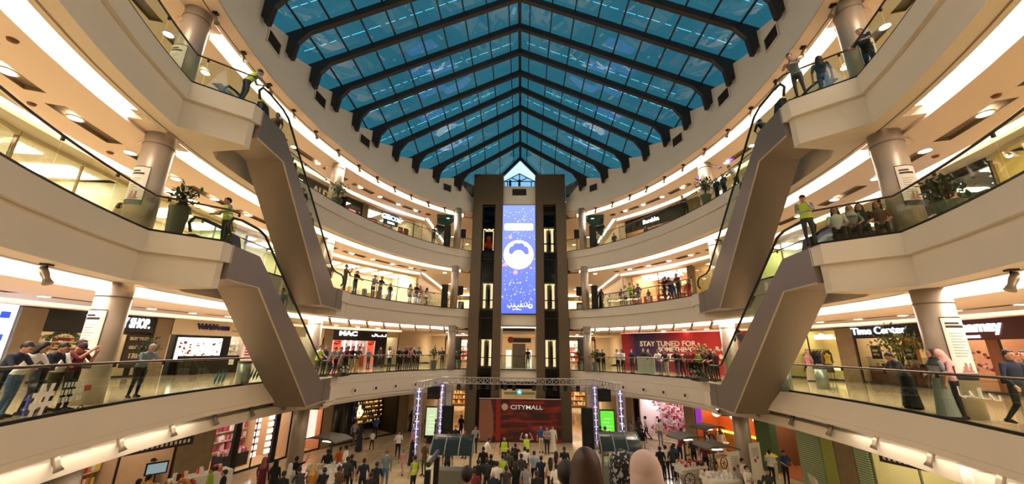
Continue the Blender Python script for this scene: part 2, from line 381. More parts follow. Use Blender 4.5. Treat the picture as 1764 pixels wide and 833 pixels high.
# outer shell of the building
OUT = mat('outer_plaster', '#cdbfa8', .8)
for nm, c, d in (('wall_front', (0, -9, 10), (54, .3, 20)), ('wall_left', (-27, 21, 10), (.3, 60, 20)), ('wall_right', (27, 21, 10), (.3, 60, 20)), ('wall_back', (0, 51.2, 10), (54, .3, 20))):
    mb = MB(); mb.box(c, d); struct(mb, nm, OUT)
for side in (-1, 1):
    mb = MB(); n = 40; ts = [-90+180*i/n for i in range(n+1)]
    v = [E3(t, .45, 18.75, side) for t in ts]; w = []
    for t in ts:
        x, y = E(t, 0, side); k = max(abs(x)/27, abs(y-YC)/(YC+9 if y < YC else 51-YC)); w.append((x/k, YC+(y-YC)/k, 18.75))
    mb.add(v+w, [(i, i+1, n+2+i, n+1+i) for i in range(n)]); struct(mb, 'ceiling', OUT)
# ================================================================ lift tower in the middle
TX = -.06; YT = 31.0; YB = 34.0; ZT = 21.72
tw = thing('lift_tower', 'tall stone clad tower with two glass lift shafts in the middle', 'tower', (TX, YT, 0))
LS = mat('shaft_black', '#08080a', .35); SHG = glass('shaft_glass', '#d0d0cc', .03, .15)
for s in (-1, 1):
    for nm, x0, x1, z0, z1 in (('pier', 3.22, 4.06, 0, ZT), ('pier', 1.42, 2.08, 0, ZT), ('shaft_head', 2.08, 3.22, 18.9, ZT)):
        mb = MB(); mb.box((s*(x0+x1)/2, 1.5, (z0+z1)/2), (x1-x0, 3.0, z1-z0)); mb.obj(nm, TOWER, tw)
    mb = MB(); mb.box((s*2.65, 2.6, 9.45), (1.14, .1, 18.9)); mb.obj('shaft_back', LS, tw)
    mb = MB(); mb.box((s*2.65, .25, 9.45), (1.12, .02, 18.88)); mb.obj('shaft_glass', SHG, tw)
    mb = MB()
    for x in (2.12, 3.18): mb.box((s*x, .2, 9.45), (.06, .12, 18.88))
    for z in (4.2, 9.0, 13.9, 18.7): mb.box((s*2.65, .2, z), (1.12, .12, .1))
    mb.obj('shaft_frame', BLACKM, tw)
mb = MB(); mb.box((0, 1.5, 19.7), (2.84, 2.6, 1.85)); mb.obj('lintel_block', PLASTER, tw)
for z, h in ((4.6, .85), (8.75, .62)):
    mb = MB(); mb.box((0, 1.3, z), (2.84, 2.0, h)); mb.obj('spandrel', PLASTER, tw)
mb = MB(); mb.box((0, 1.2, 9.3), (2.84, 1.8, .5)); mb.box((0, 1.7, 14.1), (2.84, 1.0, 9.4)); mb.obj('screen_backing', PLASTER, tw)
m = MB(); m.box((0, .18, 20.05), (1.25, .06, .6)); m.obj('vent', VENT, tw)
# gable window above
gw = thing('gable_window', 'small gabled window of pale sky between the tower heads', 'window', (TX, YT, 20.6))
m = MB(); m.quad((-1.42, 1.2, 0), (1.42, 1.2, 0), (1.42, 1.2, .95), (-1.42, 1.2, .95)); m.add([(-1.42, 1.2, .95), (1.42, 1.2, .95), (0, 1.2, 1.75)], [(0, 1, 2)]); m.obj('pane', glass('pale_window_glass', '#a8c6dc', .04), gw)
m = MB()
for a, b in (((-1.42, 1.15, 0), (-1.42, 1.15, .95)), ((1.42, 1.15, 0), (1.42, 1.15, .95)), ((-1.42, 1.15, .95), (0, 1.15, 1.75)), ((1.42, 1.15, .95), (0, 1.15, 1.75)), ((-1.42, 1.15, .95), (1.42, 1.15, .95)), ((0, 1.15, 0), (0, 1.15, 1.75)), ((-1.1, 1.15, 0), (-1.1, 1.15, .95)), ((1.1, 1.15, 0), (1.1, 1.15, .95)), ((-1.42, 1.15, 0), (1.42, 1.15, 0)), ((-.7, 1.15, 1.3), (0, 1.15, .95)), ((.7, 1.15, 1.3), (0, 1.15, .95))): m.tube([a, b], .045, 6)
m.obj('frame', DARKTRIM, gw)
for i, (x, h) in enumerate(((-.85, .8), (0, .85))):
    m = MB(); m.box((TX+x, YT+.75, 20.62+.15), (.06, .06, .3)); m.box((TX+x, YT+.75, 20.62+.3+h*.35), (.2, .16, h*.7))
    m.obj('ledge_speaker', BLACKM, label='dark box speaker on the tower ledge %s' % ('beside the gable window post' if i else 'near the left tower head'), category='speaker')
# lift cars and lit landings
CARL = mat('lift_car_light', '#fff0d0', emit=1.6, ecol='#ffe6b8'); CARM = mat('lift_car_metal', '#6e675e', .3, .8); CARD = mat('lift_car_dark', '#1b1a1c', .4)
def lift_landing(s, z, label, lights):
    r = thing('lift_landing', label, 'lift doors', (TX+s*2.65, YT, z))
    m = MB(); m.box((0, 1.6, 1.2), (1.0, .04, 2.3)); m.obj('back_panel', mat('lift_back', '#a59a86', .35, .5), r)
    m = MB()
    for x in (-.32, .30): m.box((x, 1.5, 1.25), (.2, .05, 2.0))
    m.box((0, 1.45, 2.3), (.9, .2, .05)); m.obj('light_panel', CARL, r)
    m = MB()
    for x in (-.48, 0, .48): m.box((x, 1.3, 1.2), (.05, .08, 2.4))
    for q in (0, .9, 2.42): m.box((0, 1.3, q), (1.0, .3, .06))
    m.obj('door_frame', CARD, r)
    m = MB(); m.box((.08, 1.4, 1.1), (.22, .05, 1.5)); m.obj('door_leaf', CARM, r)
for s in (-1, 1):
    for z, nm in ((5.0, 'first'), (9.68, 'second')):
        lift_landing(s, z, 'lit glass lift doors on the %s gallery in the %s shaft' % (nm, SD[s]), 1)
lift_landing(1, 14.68, 'dim glass lift doors on the top gallery in the right shaft', 0)
car = thing('lift_car', 'glass lift car trimmed with warm bulbs and red figures, left shaft', 'lift', (TX-2.65, YT+.7, 14.35))
m = MB(); m.box((0, 0, .1), (.95, .8, .2)); m.add([(-.45, -.4, 0), (.45, -.4, 0), (.45, .4, 0), (-.45, .4, 0), (-.25, -.2, -.5), (.25, -.2, -.5), (.25, .2, -.5), (-.25, .2, -.5)], [(0, 1, 5, 4), (1, 2, 6, 5), (2, 3, 7, 6), (3, 0, 4, 7), (4, 5, 6, 7)]); m.box((0, 0, 2.4), (.95, .8, .12)); m.obj('car_floor_and_roof', CARM, car)
m = MB()
for x in (-.45, .45):
    for y in (-.38, .38): m.box((x, y, 1.25), (.05, .05, 2.3))
m.box((0, -.38, 1.1), (.9, .04, .06)); m.obj('car_frame', CARD, car)
m = MB()
for i in range(15): m.ball((-.42+.06*i, -.42, 2.2+.05*math.sin(i)), .035, 6, 4)
for i in range(12): m.ball((-.42, -.42, .4+.15*i), .035, 6, 4); m.ball((.42, -.42, .4+.15*i), .035, 6, 4)
m.obj('bulb_string', mat('warm_bulb', '#ffd890', emit=6, ecol='#ffce80'), car, kind='stuff')
m = MB(); m.box((0, .3, 2.3), (.7, .1, .04)); m.obj('car_lamp', CARL, car)
m = MB(); m.ball((0, 0, 1.55), .2, 12, 8); m.ball((-.25, 0, .95), .22, 12, 8); m.ball((.2, 0, .85), .24, 12, 8); m.ball((0, -.02, 1.2), .2, 12, 8); m.obj('red_decoration', mat('decor_red', '#b02820', .5, emit=.25), car, kind='stuff')
m = MB(); m.box((0, .1, -.55+.0), (2.8, .5, .04))
o = m.obj('cove_light_strip', COVE2, label='short cove light in the opening under the tall screen', category='light strip'); o.location = (TX, YT+2.6, 8.95)
# ---------------------------------------------------------------- LED screen
LW, LZ0, LZ1 = 2.9, 9.35, 18.8; LH = LZ1-LZ0
led = thing('led_screen', 'tall blue glowing advertising screen with white moon on the lift tower', 'screen', (TX-.03, YT+.12, LZ0))
m = MB(); m.box((0, .1, LH/2), (LW+.08, .2, LH+.08)); m.obj('casing', BLACKM, led)
m = mat('screen_blue', '#5b6fc8', .3); nt = m.node_tree; b = nt.nodes['Principled BSDF']; b.inputs['Base Color'].default_value = (.02, .02, .03, 1)
t = nt.nodes.new('ShaderNodeTexCoord'); sp = nt.nodes.new('ShaderNodeSeparateXYZ'); r = nt.nodes.new('ShaderNodeValToRGB')
r.color_ramp.elements[0].color = (*lin('#5567dc'), 1); r.color_ramp.elements[1].color = (*lin('#8394de'), 1)
nt.links.new(t.outputs['Generated'], sp.inputs[0]); nt.links.new(sp.outputs['Z'], r.inputs['Fac']); nt.links.new(r.outputs['Color'], b.inputs['Emission Color']); b.inputs['Emission Strength'].default_value = 1.0
q = MB(); q.box((0, -.01, LH/2), (LW-.04, .02, LH-.04)); q.obj('display', m, led)
SW = mat('screen_white', '#ffffff', emit=1.15, ecol='#fbf8ff'); SP = mat('screen_pink', '#f3a9c0', emit=.9, ecol='#f29db4'); SD_ = mat('screen_pale_dots', '#e6ecff', emit=1.0, ecol='#e2e8ff'); SBL = mat('screen_mid_blue', '#6676d0', emit=.75, ecol='#6a7ad6')
def disc(mb, x, z, r, y=-.03, n=28, sz=1): 
    v = [(x, y, z)]+[(x+r*math.cos(2*math.pi*i/n), y, z+sz*r*math.sin(2*math.pi*i/n)) for i in range(n)]; mb.add(v, [(0, 1+(i+1) % n, 1+i) for i in range(n)])
q = MB(); w, h, rr = 2.5, .62, .14; pts = []
for cx, cz, a0 in ((w/2-rr, h/2-rr, 0), (-w/2+rr, h/2-rr, 90), (-w/2+rr, -h/2+rr, 180), (w/2-rr, -h/2+rr, 270)):
    pts += [(cx+rr*math.cos(R(a0+i*15)), cz+rr*math.sin(R(a0+i*15))) for i in range(7)]
q.prism(pts, lambda u, v, k: (u, -.035 if k else -.025, 7.42+v)); q.obj('white_banner', SW, led)
q = MB(); zc = 4.95; R1 = 1.27
n = 40
v = []; 
disc(q, 0, zc, R1, -.03, 40); q.obj('moon_disc', SW, led)
q = MB()
for x, dz, r in ((-.5, .42, .32), (-.18, .72, .3), (.2, .72, .3), (.52, .42, .32), (0, .55, .38), (-.62, .25, .22), (.66, .22, .22)): disc(q, x, zc+dz, r, -.036-.001*abs(x), 24)
q.obj('cloud', SBL, led)
q = MB(); disc(q, 0, zc-.15, .55, -.042, 24); q.obj('moon_centre', SW, led)
def star(mb, x, z, r, y=-.045):
    v = [(x, y, z)]; 
    for i in range(16): rr_ = r if i % 2 == 0 else r*.45; v.append((x+rr_*math.cos(i*math.pi/8), y, z+rr_*math.sin(i*math.pi/8)))
    mb.add(v, [(0, 1+(i+1) % 16, 1+i) for i in range(16)])
for x, z, r in ((-.72, 6.5, .22), (-1.1, 4.1, .26), (-.25, 3.42, .26), (1.05, 3.8, .14)):
    q = MB(); star(q, x, z, r); q.obj('pink_star', SP, led)
q = MB(); rs = random.Random(3)
for i in range(230):
    x, z = rs.uniform(-1.38, 1.38), rs.uniform(.9, 9.3)
    if abs(z-zc) < 1.35 and abs(x) < 1.3 or abs(z-7.42) < .38 and abs(x) < 1.3: continue
    disc(q, x, z, rs.choice((.024, .034, .045)), -.028, 6)
q.obj('snow_dots', SD_, led, kind='stuff')
q = MB(); disc(q, .98, .62, .19, -.03, 20); q.obj('mall_logo_disc', SW, led)
q = MB(); disc(q, 1.0, .64, .1, -.036, 14); q.obj('logo_mark', SBL, led)
q = MB()                                                    # Arabic style lettering over a small latin line
def stroke(mb, pts, r, y=-.035): mb.tube([(x, y, z) for x, z in pts], r, 5)
for pts in ([(.72, .86), (.72, .6), (.6, .56)], [(.6, .56), (.5, .7), (.42, .56)], [(.42, .56), (.3, .56), (.28, .84)], [(.2, .84), (.2, .56), (.05, .56), (.02, .7), (-.08, .56)], [(-.08, .56), (-.25, .56), (-.27, .68)], [(-.35, .84), (-.35, .56), (-.5, .56)], [(-.5, .56), (-.55, .72), (-.65, .56), (-.85, .56), (-.88, .7)]): stroke(q, pts, .03)
for x, z in ((.5, .82), (-.15, .44), (-.07, .44), (-.6, .84), (-.72, .46)): disc(q, x, z, .035)
q.obj('arabic_wordmark', SW, led)
text('latin_wordmark', 'CITYMALL', .17, Matrix.Translation((-.1, -.035, .34)) @ Matrix.Rotation(R(90), 4, 'X'), SW, led, depth=.002)
# ---------------------------------------------------------------- round columns
def disc_cap(c, z): return
CP = {'near': (11.45, 10.68), 'far': (11.9, 22.3), 'tower': (5.6, 31.2)}
WHERE = {'near': 'nearest the camera', 'far': 'behind the crossing escalators', 'tower': 'beside the lift tower'}
for side in (-1, 1):
    for k, (x, y) in CP.items():
        r = .395 if k != 'tower' else .31
        if k == 'tower': x, y = (5.35, 30.75)
        c = thing('column', 'round metal clad column %s on the %s' % (WHERE[k], SD[side]), 'column', (side*x-(.17 if side < 0 and k == 'near' else 0), y, 0))
        for z0, z1 in ((0, 3.9), (5, 8.35), (9.68, 13.2), (14.68, 18.3)):
            m = MB(); m.lathe((0, 0, 0), [(r, z0), (r, (z0+z1)/2), (r, z1)], 40); m.obj('shaft', STEEL, c, smooth=True)
            m = MB(); m.lathe((0, 0, 0), [(r+.015, z1-.5), (r+.015, z1-.47)], 40); m.obj('joint_band', CLAD, c, smooth=True)
        if k != 'tower':
            for z in (12.9, 18.0):                            # ceiling disc that the shaft stands off
                m = MB(); m.lathe((side*.6, .5, 0), [(.5, z-.03), (.5, z+.08)], 32); m.obj('ceiling_disc', CEIL, c, smooth=False)
# ---------------------------------------------------------------- balustrades
def balustrade(P, F, side, label, gap=(), h=1.02, panel=1.75):
    th = thing('glass_balustrade', label, 'railing', (0, 0, 0))
    Q = offs(P, .07, side)
    L = [0]
    for a, b in zip(Q, Q[1:]): L.append(L[-1]+math.hypot(b[0]-a[0], b[1]-a[1]))
    def at(s):
        for i in range(len(Q)-1):
            if L[i+1] >= s: f = (s-L[i])/max(1e-6, L[i+1]-L[i]); return (Q[i][0]*(1-f)+Q[i+1][0]*f, Q[i][1]*(1-f)+Q[i+1][1]*f)
        return Q[-1]
    n = max(1, round(L[-1]/panel)); st = L[-1]/n
    for i in range(n):
        a, b = i*st+.012, (i+1)*st-.012; ss = [a]+[l for l in L if a+.02 < l < b-.02]+[b]; pts = [at(s) for s in ss]; m = MB(); k = len(pts)
        m.add([(x, y, F+.03) for x, y in pts]+[(x, y, F+h) for x, y in pts], [(j, j+1, k+j+1, k+j) for j in range(k-1)]); m.obj('glass_panel', BGLASS, th)
    m = MB(); m.tube([(x, y, F+h+.06) for x, y in Q], .032, 8); m.obj('handrail', RAIL, th, smooth=True)
    m = MB(); sweep(m, P, [(.03, F+.002), (.03, F+.07), (.11, F+.07), (.11, F+.002)], side); m.obj('base_channel', DARKTRIM, th)
    for i in range(n+1):
        x, y = at(min(i*st, L[-1])); m = MB(); m.box((x, y, F+h+.0), (.05, .05, .1)); m.obj('rail_bracket', DARKTRIM, th)
for side in (-1, 1):
    P = edge_path(1, side); k = next(i for i, p in enumerate(P) if p[1] > 20.9)
    balustrade(P[:k-1], F1, side, 'long glass railing of the first gallery on the %s, near the camera' % SD[side])
    balustrade(P[k+1:], F1, side, 'glass railing of the first gallery from the escalator to the lift tower on the %s' % SD[side])
    P = edge_path(2, side); k = next(i for i, p in enumerate(P) if abs(abs(p[0])-9.1) < .01); j = next(i for i, p in enumerate(P) if i > k and p[1] > 20.9)
    balustrade(P[:k+1], F2, side, 'glass railing of the second gallery ending at the landing on the %s' % SD[side])
    balustrade(P[k+2:j-1], F2, side, 'glass railing of the second gallery behind the escalators on the %s' % SD[side])
    balustrade(P[j+1:], F2, side, 'curved glass railing of the second gallery toward the lift tower on the %s' % SD[side])
    P = edge_path(3, side); k = next(i for i, p in enumerate(P) if abs(abs(p[0])-9.1) < .01)
    balustrade(P[:k+1], F3, side, 'glass railing of the top gallery ending at the landing on the %s' % SD[side])
    balustrade(P[k+2:], F3, side, 'curved glass railing of the top gallery toward the lift tower on the %s' % SD[side])
balustrade([(TX-1.4, YT+.2), (TX, YT+.2), (TX+1.4, YT+.2)], F1, 1, 'short glass railing in the opening under the tall screen', panel=1.4)
# ---------------------------------------------------------------- escalators
EW = 1.42
def escalator(side, Fl, Fu, label):
    A, B = Vector((side*9.1, 11.5)), Vector((side*9.95, 20.4)); T = (B-A).normalized(); N = Vector((T.y, -T.x))*side
    e = thing('escalator', label, 'escalator', (A.x, A.y, 0))
    def P(s, w, z): q = T*s+N*w; return (q.x, q.y, z)
    prof = [(0, Fu-.02), (1.5, Fu-.02), (8.4, Fl-.02), (9.9, Fl-.02), (9.9, Fl-1.12), (7.2, Fl-1.12), (1.75, Fu-1.12), (0, Fu-1.12)]
    m = MB(); m.prism(prof, lambda u, w, k: P(u, EW if k else 0, w)); m.obj('truss_cladding', CLAD, e)
    m = MB(); m.prism([(9.0, Fl-.021), (9.9, Fl-.021), (9.9, Fl-1.121), (9.0, Fl-1.121)], lambda u, w, k: P(u, (EW+.01) if k else -.01, w)); m.obj('end_panel', mat('dark_end_panel', '#857a72', .5, .3), e)
    m = MB(); m.tube([P(s, -.015, z) for s, z in ((0, Fu-1.12), (1.75, Fu-1.12), (7.2, Fl-1.12), (9.9, Fl-1.12))], .03, 6); m.obj('edge_trim', mat('pale_edge_trim', '#c9bba4', .5, .2), e)
    # steps
    m = MB(); ns = 17
    for i in range(ns):
        s0 = 1.6+i*(6.7/ns); z = Fu-(i+.5)*(Fu-Fl)/ns
        m.prism([(s0, z-.3), (s0, z+.02), (s0+6.7/ns, z+.02), (s0+6.7/ns, z-.3)], lambda u, w, k: P(u, 1.18 if k else .24, w))
    m.obj('steps', mat('grooved_step_metal', '#45423f', .4, .6), e)
    line = [(-.15, Fu+.35), (-.28, Fu+.62), (-.12, Fu+.86), (.3, Fu+.93), (1.3, Fu+.93), (1.75, Fu+.82), (8.15, Fl+.98), (8.6, Fl+.86), (9.6, Fl+.86), (9.92, Fl+.7), (9.95, Fl+.42), (9.7, Fl+.25)]
    for w in (.1, EW-.12):
        m = MB(); top = [q for q in line[1:-2]]; k = len(top)
        bot = []
        for s, z in top:
            ss = min(max(s, 0), 9.8); zz = Fu if ss < 1.5 else (Fl if ss > 8.4 else Fu+(Fl-Fu)*(ss-1.5)/6.9); bot.append((ss, zz-.02))
        m.add([P(s, w, z) for s, z in top]+[P(s, w, z) for s, z in bot], [(j, j+1, k+j+1, k+j) for j in range(k-1)]); m.obj('side_glass', BGLASS, e)
        m = MB(); m.tube([P(s, w, z) for s, z in line], .045, 8); m.obj('handrail', BLACK, e, smooth=True)
        m = MB(); m.prism([(-.1, Fu-.02), (-.1, Fu+.3), (.25, Fu+.3), (.4, Fu-.02)], lambda u, q, k_: P(u, w+(.1 if k_ else -.1), q)); m.obj('newel_box', BLACK, e)
for side in (-1, 1):
    escalator(side, F1, F2, 'lower boxed escalator from first to second gallery on the %s' % SD[side])
    escalator(side, F2, F3, 'upper boxed escalator from second to top gallery on the %s' % SD[side])
# ---------------------------------------------------------------- ceiling fittings
DL = mat('downlight_lens', '#ffffff', emit=K_DOWN, ecol='#fff1d6')
d0 = thing('downlight', 'x', 'ceiling light'); m = MB(); m.lathe((0, 0, -.015), [(.2, 0), (.2, .03), (.16, .03), (.16, 0)], 20); m.obj('ring', WHITE, d0); m = MB(); m.lathe((0, 0, -.02), [(.155, 0), (.155, .02)], 18); m.obj('lens', DL, d0)
first = [True]
def place(src, flag, loc, rz, label, group):
    o = src if flag[0] else copy_tree(src); flag[0] = False
    o.location = loc; o.rotation_euler = (0, 0, rz); o['label'] = label; o['group'] = group; return o
for lv, o_, dt in ((1, 5.6, 5.3), (2, 2.72, 6.2), (3, 2.72, 6.2)):
    S = LV[lv]['S']-.1
    for side in (-1, 1):
        t = -50.
        nm = {1: 'first', 2: 'second', 3: 'top'}[lv]
        while t < TS-4:
            x, y = E(t, o_, side); place(d0, first, (x, y, S+.0), 0, 'small round bright downlight in the %s gallery ceiling on the %s' % (nm, SD[side]), 'downlights of the %s gallery on the %s' % (nm, SD[side])); t += dt
        for q, (x, y) in enumerate(((6.6, 32.6), (6.0, 35.6), (7.2, 38.5), (6.1, 41.5))):
            place(d0, first, (side*x, y, S), 0, 'small round bright downlight in the %s gallery ceiling beside the lifts on the %s' % (nm, SD[side]), 'lobby downlights of the %s gallery on the %s' % (nm, SD[side]))
for side in (-1, 1):
    for t in range(-40, 52, 8):
        for o_ in (2.4,): 
            x, y = E(t, o_, side); place(d0, first, (x, y, 3.44), 0, 'round downlight in the ground floor ceiling on the %s' % SD[side], 'ground floor downlights on the %s' % SD[side])
SPM = mat('spot_metal', '#8c8170', .4, .5)
s0 = thing('track_spotlight', 'x', 'spotlight'); m = MB(); m.box((0, 0, -.03), (.16, .16, .06)); m.tube([(0, 0, 0), (0, .03, -.16)], .02, 6); m.obj('bracket', DARKTRIM, s0)
m = MB(); m.tube([(0, -.05, -.1), (0, .02, -.24), (0, .07, -.34), (0, .13, -.46)], [.07, .075, .06, .095], 12); m.obj('lamp_can', SPM, s0, smooth=True)
sf = [True]
for side in (-1, 1):
    for k, t in enumerate([-38, -31, -24, -17.5, -11, -4.5, 2, 8.5, 15.5, 22.5, 29, 35.5, 42, 49, 56, 62]):
        x, y = E(t, .38, side); n = nrm(t, side); place(s0, sf, (x, y, 18.2), math.atan2(-n.x, n.y), 'small spotlight hung under the skylight ring on the %s' % SD[side], 'spotlights under the skylight ring on the %s' % SD[side])
    for t in (-47, -40.5, -33.5, -27, 20.5, 26, 31.5, 37, 42.5, 48, 53.5, 59, 64):
        x, y = E(t, .5, side); n = nrm(t, side); place(s0, sf, (x, y, 8.27), math.atan2(-n.x, n.y), 'spotlight under the second gallery edge on the %s' % SD[side], 'spotlights under the second gallery edge on the %s' % SD[side])
    for t in (-40, -33.5, -27, -20.5, -14, -7.5, -1, 5.5, 12):
        x, y = E(t, .46, side); n = nrm(t, side); place(s0, sf, (x, y, 4.1), math.atan2(-n.x, n.y), 'spotlight under the first gallery edge on the %s' % SD[side], 'spotlights under the first gallery edge on the %s' % SD[side])
# round nozzles in the first gallery fascia
v0 = thing('round_nozzle', 'x', 'vent'); m = MB(); m.tube([(0, 0, 0), (0, .06, 0)], [.2, .19], 20); m.obj('rim', WHITE, v0); m = MB(); m.tube([(0, .05, 0), (0, .07, 0)], [.1, .1], 16); m.obj('nozzle', mat('nozzle_grey', '#4c443c', .5), v0)
vf = [True]
for side in (-1, 1):
    for k, t in enumerate((28.5, 35, 41.5, 48.5, 56)):
        x, y = E(t, .02, side); n = nrm(t, side); place(v0, vf, (x, y, 4.08), math.atan2(-n.x, n.y), 'round air nozzle, %s from the escalator foot, in the first gallery fascia on the %s' % (['first', 'second', 'third', 'fourth', 'fifth'][k], SD[side]), None if False else 'round nozzles in the first gallery fascia on the %s' % SD[side])
    x, y = E(-30, .02, side); n = nrm(-30, side); place(v0, vf, (x, y, 4.35), math.atan2(-n.x, n.y), 'round air nozzle low in the near fascia of the first gallery on the %s' % SD[side], 'near nozzles')
# ================================================================ shops
def em(name, col, s): return mat(name, col, .5, emit=s, ecol=col)
SHOPL = em('shop_ceiling_light', '#fff0d0', 5*K_SHOP); SHOPW = em('shop_white_light', '#ffffff', 5*K_SHOP)
GOODS = {'mix': ['#c9a27a', '#7a3b2a', '#e8dcc8', '#3a3a44', '#b8884e'], 'pink': ['#e8a0b0', '#f4e8e8', '#c04060', '#e8c8c0', '#9c3048'], 'dark': ['#2a2018', '#8c6c3c', '#4c3420', '#c8a45c', '#181412'],
         'white': ['#f2eee6', '#d8ccb8', '#f8f4ee', '#c8b498', '#e8ddc8'], 'red': ['#c02818', '#f0e8e0', '#e86040', '#401818', '#f4c8b8'], 'food': ['#a83828', '#e8c060', '#7c4a2c', '#d8d0c0', '#c87848']}
def goods_m(k): return [mat('%s_goods_%d' % (k, i), c, .5) for i, c in enumerate(GOODS[k])]
def chord(side, o, t0, t1):
    a, b = Vector((*E(t0, o, side), 0)), Vector((*E(t1, o, side), 0)); mid = (a+b)/2
    x = (b-a).normalized()*side*1.0                           # local +x so that local +y points away from the void
    y = Vector((-x.y, x.x, 0))
    if y.dot(Vector((side, 0.0, 0))) < 0 : x = -x
    return mid, math.atan2(x.y, x.x), (b-a).length
def shelf_goods(root, w, z0, z1, y, rows, pal, dens=.85, dx=.0, hmax=.8):
    m = MB(); g = MB(); h = (z1-z0)/rows
    for r in range(rows):
        z = z0+r*h; m.box((dx, y, z), (w, .34, .04)); x = -w/2+.05
        while x < w/2-.1:
            q = rnd.uniform(.05, .22)
            if rnd.random() < dens: g.box((dx+x+q/2, y-.02, z+.02+h*.5*hmax*rnd.uniform(.5, 1)/1), (q*.9, .2, h*hmax*rnd.uniform(.5, 1)), mi=rnd.randrange(5))
            x += q
    m.obj('shelf', mat('shelf_board', '#cbb693', .5), root); g.obj('merchandise', goods_m(pal), root, kind='stuff')
def shop(name, side, lv, t0, t1, label, cat='shop', wall='#e9dcc4', hdr=.9, hcol='#14110f', light=SHOPL, rows=4, pal='mix', depth=3.6, doors=(), glassy=True, gap=.12, cnt=True, back=True, floor=None, lights=1.0, gw=None, group=None):
    c = LV[lv]; o = c['store']; mid, rz, w = chord(side, o+.02, t0, t1); F = c['F']; H = c['S']-.16-F+ (-.0)
    if lv == 0: H = 3.43
    r = thing(name, label, cat, (mid.x, mid.y, F+.002), rz, group); w -= .02
    W = mat('shop_wall_'+wall[1:], wall, .7)
    if back:
        m = MB(); m.box((0, depth, H/2), (w+.3*depth, .08, H)); m.obj('back_wall', W, r)
        for s in (-1, 1): m = MB(); m.box((s*(w/2-.03), depth/2, H/2), (.06, depth, H)); m.obj('side_wall', W, r)
        m = MB(); m.box((0, depth/2, H-.02), (w+.3*depth, depth, .05)); m.obj('shop_ceiling', CEIL, r)
        m = MB(); n = max(1, int(w/1.6))
        for i in range(n): m.box((-w/2+(i+.5)*w/n, depth*.5, H-.07), (w/n*.55*lights, depth*.5, .03))
        m.obj('ceiling_light_panel', light, r)
    if floor: m = MB(); m.box((0, depth/2, .012), (w, depth, .02)); m.obj('shop_floor', mat('shop_floor_'+floor[1:], floor, .3), r)
    if hdr: m = MB(); m.box((0, -.03, H-hdr/2), (w, .12, hdr)); m.obj('header_panel', mat('header_'+hcol[1:], hcol, .35), r)
    if glassy:
        m = MB(); n = max(1, round(w/2.2))
        m.quad((-w/2, 0, .05), (w/2, 0, .05), (w/2, 0, H-hdr), (-w/2, 0, H-hdr)); m.obj('window_glass', glass('shop_glass', '#f2f4ee', .05), r)
        m = MB()
        for i in range(n+1): m.box((-w/2+i*w/n*(1-.001), 0, (H-hdr)/2), (.05, .07, H-hdr))
        m.box((0, 0, .05), (w, .08, .1)); m.obj('window_frame', mat('frame_%s' % (gw or 'dark')[-6:].strip('#'), gw or '#2a211a', .4), r)
    if rows: shelf_goods(r, w*.9, .5, H-hdr-.1, depth-.3, rows, pal)
    return r, w, H
def sign(r, s, x, z, size, m, bold=.01, y=-.11, xs=1., name='sign_lettering', **k):
    return text(name, s, size, Matrix.Translation((x, y, z)) @ Matrix.Rotation(R(90), 4, 'X'), m, r, depth=.03, bold=bold, xs=xs, **k)
def pier(side, lv, t0, t1, label, m=STONE):
    mid, rz, w = chord(side, LV[lv]['store']-.12, t0, t1); H = LV[lv]['S']-.3-LV[lv]['F'] if lv else 3.42
    b = MB(); b.box((0, .25, H/2), (w, .5, H)); b.box((0, .25, .06), (w+.02, .52, .12))
    o = b.obj('stone_pier', m, label=label, category='pier'); o.location = (mid.x, mid.y, LV[lv]['F']); o.rotation_euler.z = rz; return o
WS = em('white_sign_light', '#f4f8ff', 2.2); CS = em('cool_sign_light', '#d8ecff', 2.0); DKL = mat('dark_lettering', '#1c1416', .5); WL = mat('white_lettering', '#f4eee4', .5)
def poster(name, r, x, z, w, h, col, y=-.14, frame_='#1a1614', emit=0, tb=True):
    m = MB(); m.box((x, y, z), (w+.08, .05, h+.08)); m.obj('poster_frame', mat('pf_'+frame_[1:], frame_, .4), r)
    m = MB(); m.box((x, y-.03, z), (w, .02, h)); return m.obj(name, em('poster_%s_%s' % (col[1:], emit), col, emit) if emit else mat('poster_'+col[1:], col, .5), r)
def lips(r, x, z, y, s, m, name='lips_print'):
    b = MB(); n = 20
    up_ = [(s*(-1+2*i/n), s*.45*math.sin(math.pi*i/n)*(1-.25*math.sin(math.pi*i/n)**8)) for i in range(n+1)]; lo = [(s*(1-2*i/n), -s*.5*math.sin(math.pi*i/n)) for i in range(1, n)]
    b.prism(up_+lo, lambda u, v, k: (x+u*.94+v*.2, y-(.02 if k else 0), z+v+u*.15)); b.obj(name, m, r)
    b = MB(); b.box((x, y-.025, z), (s*1.1, .01, s*.12)); b.obj('teeth_print', WL, r)
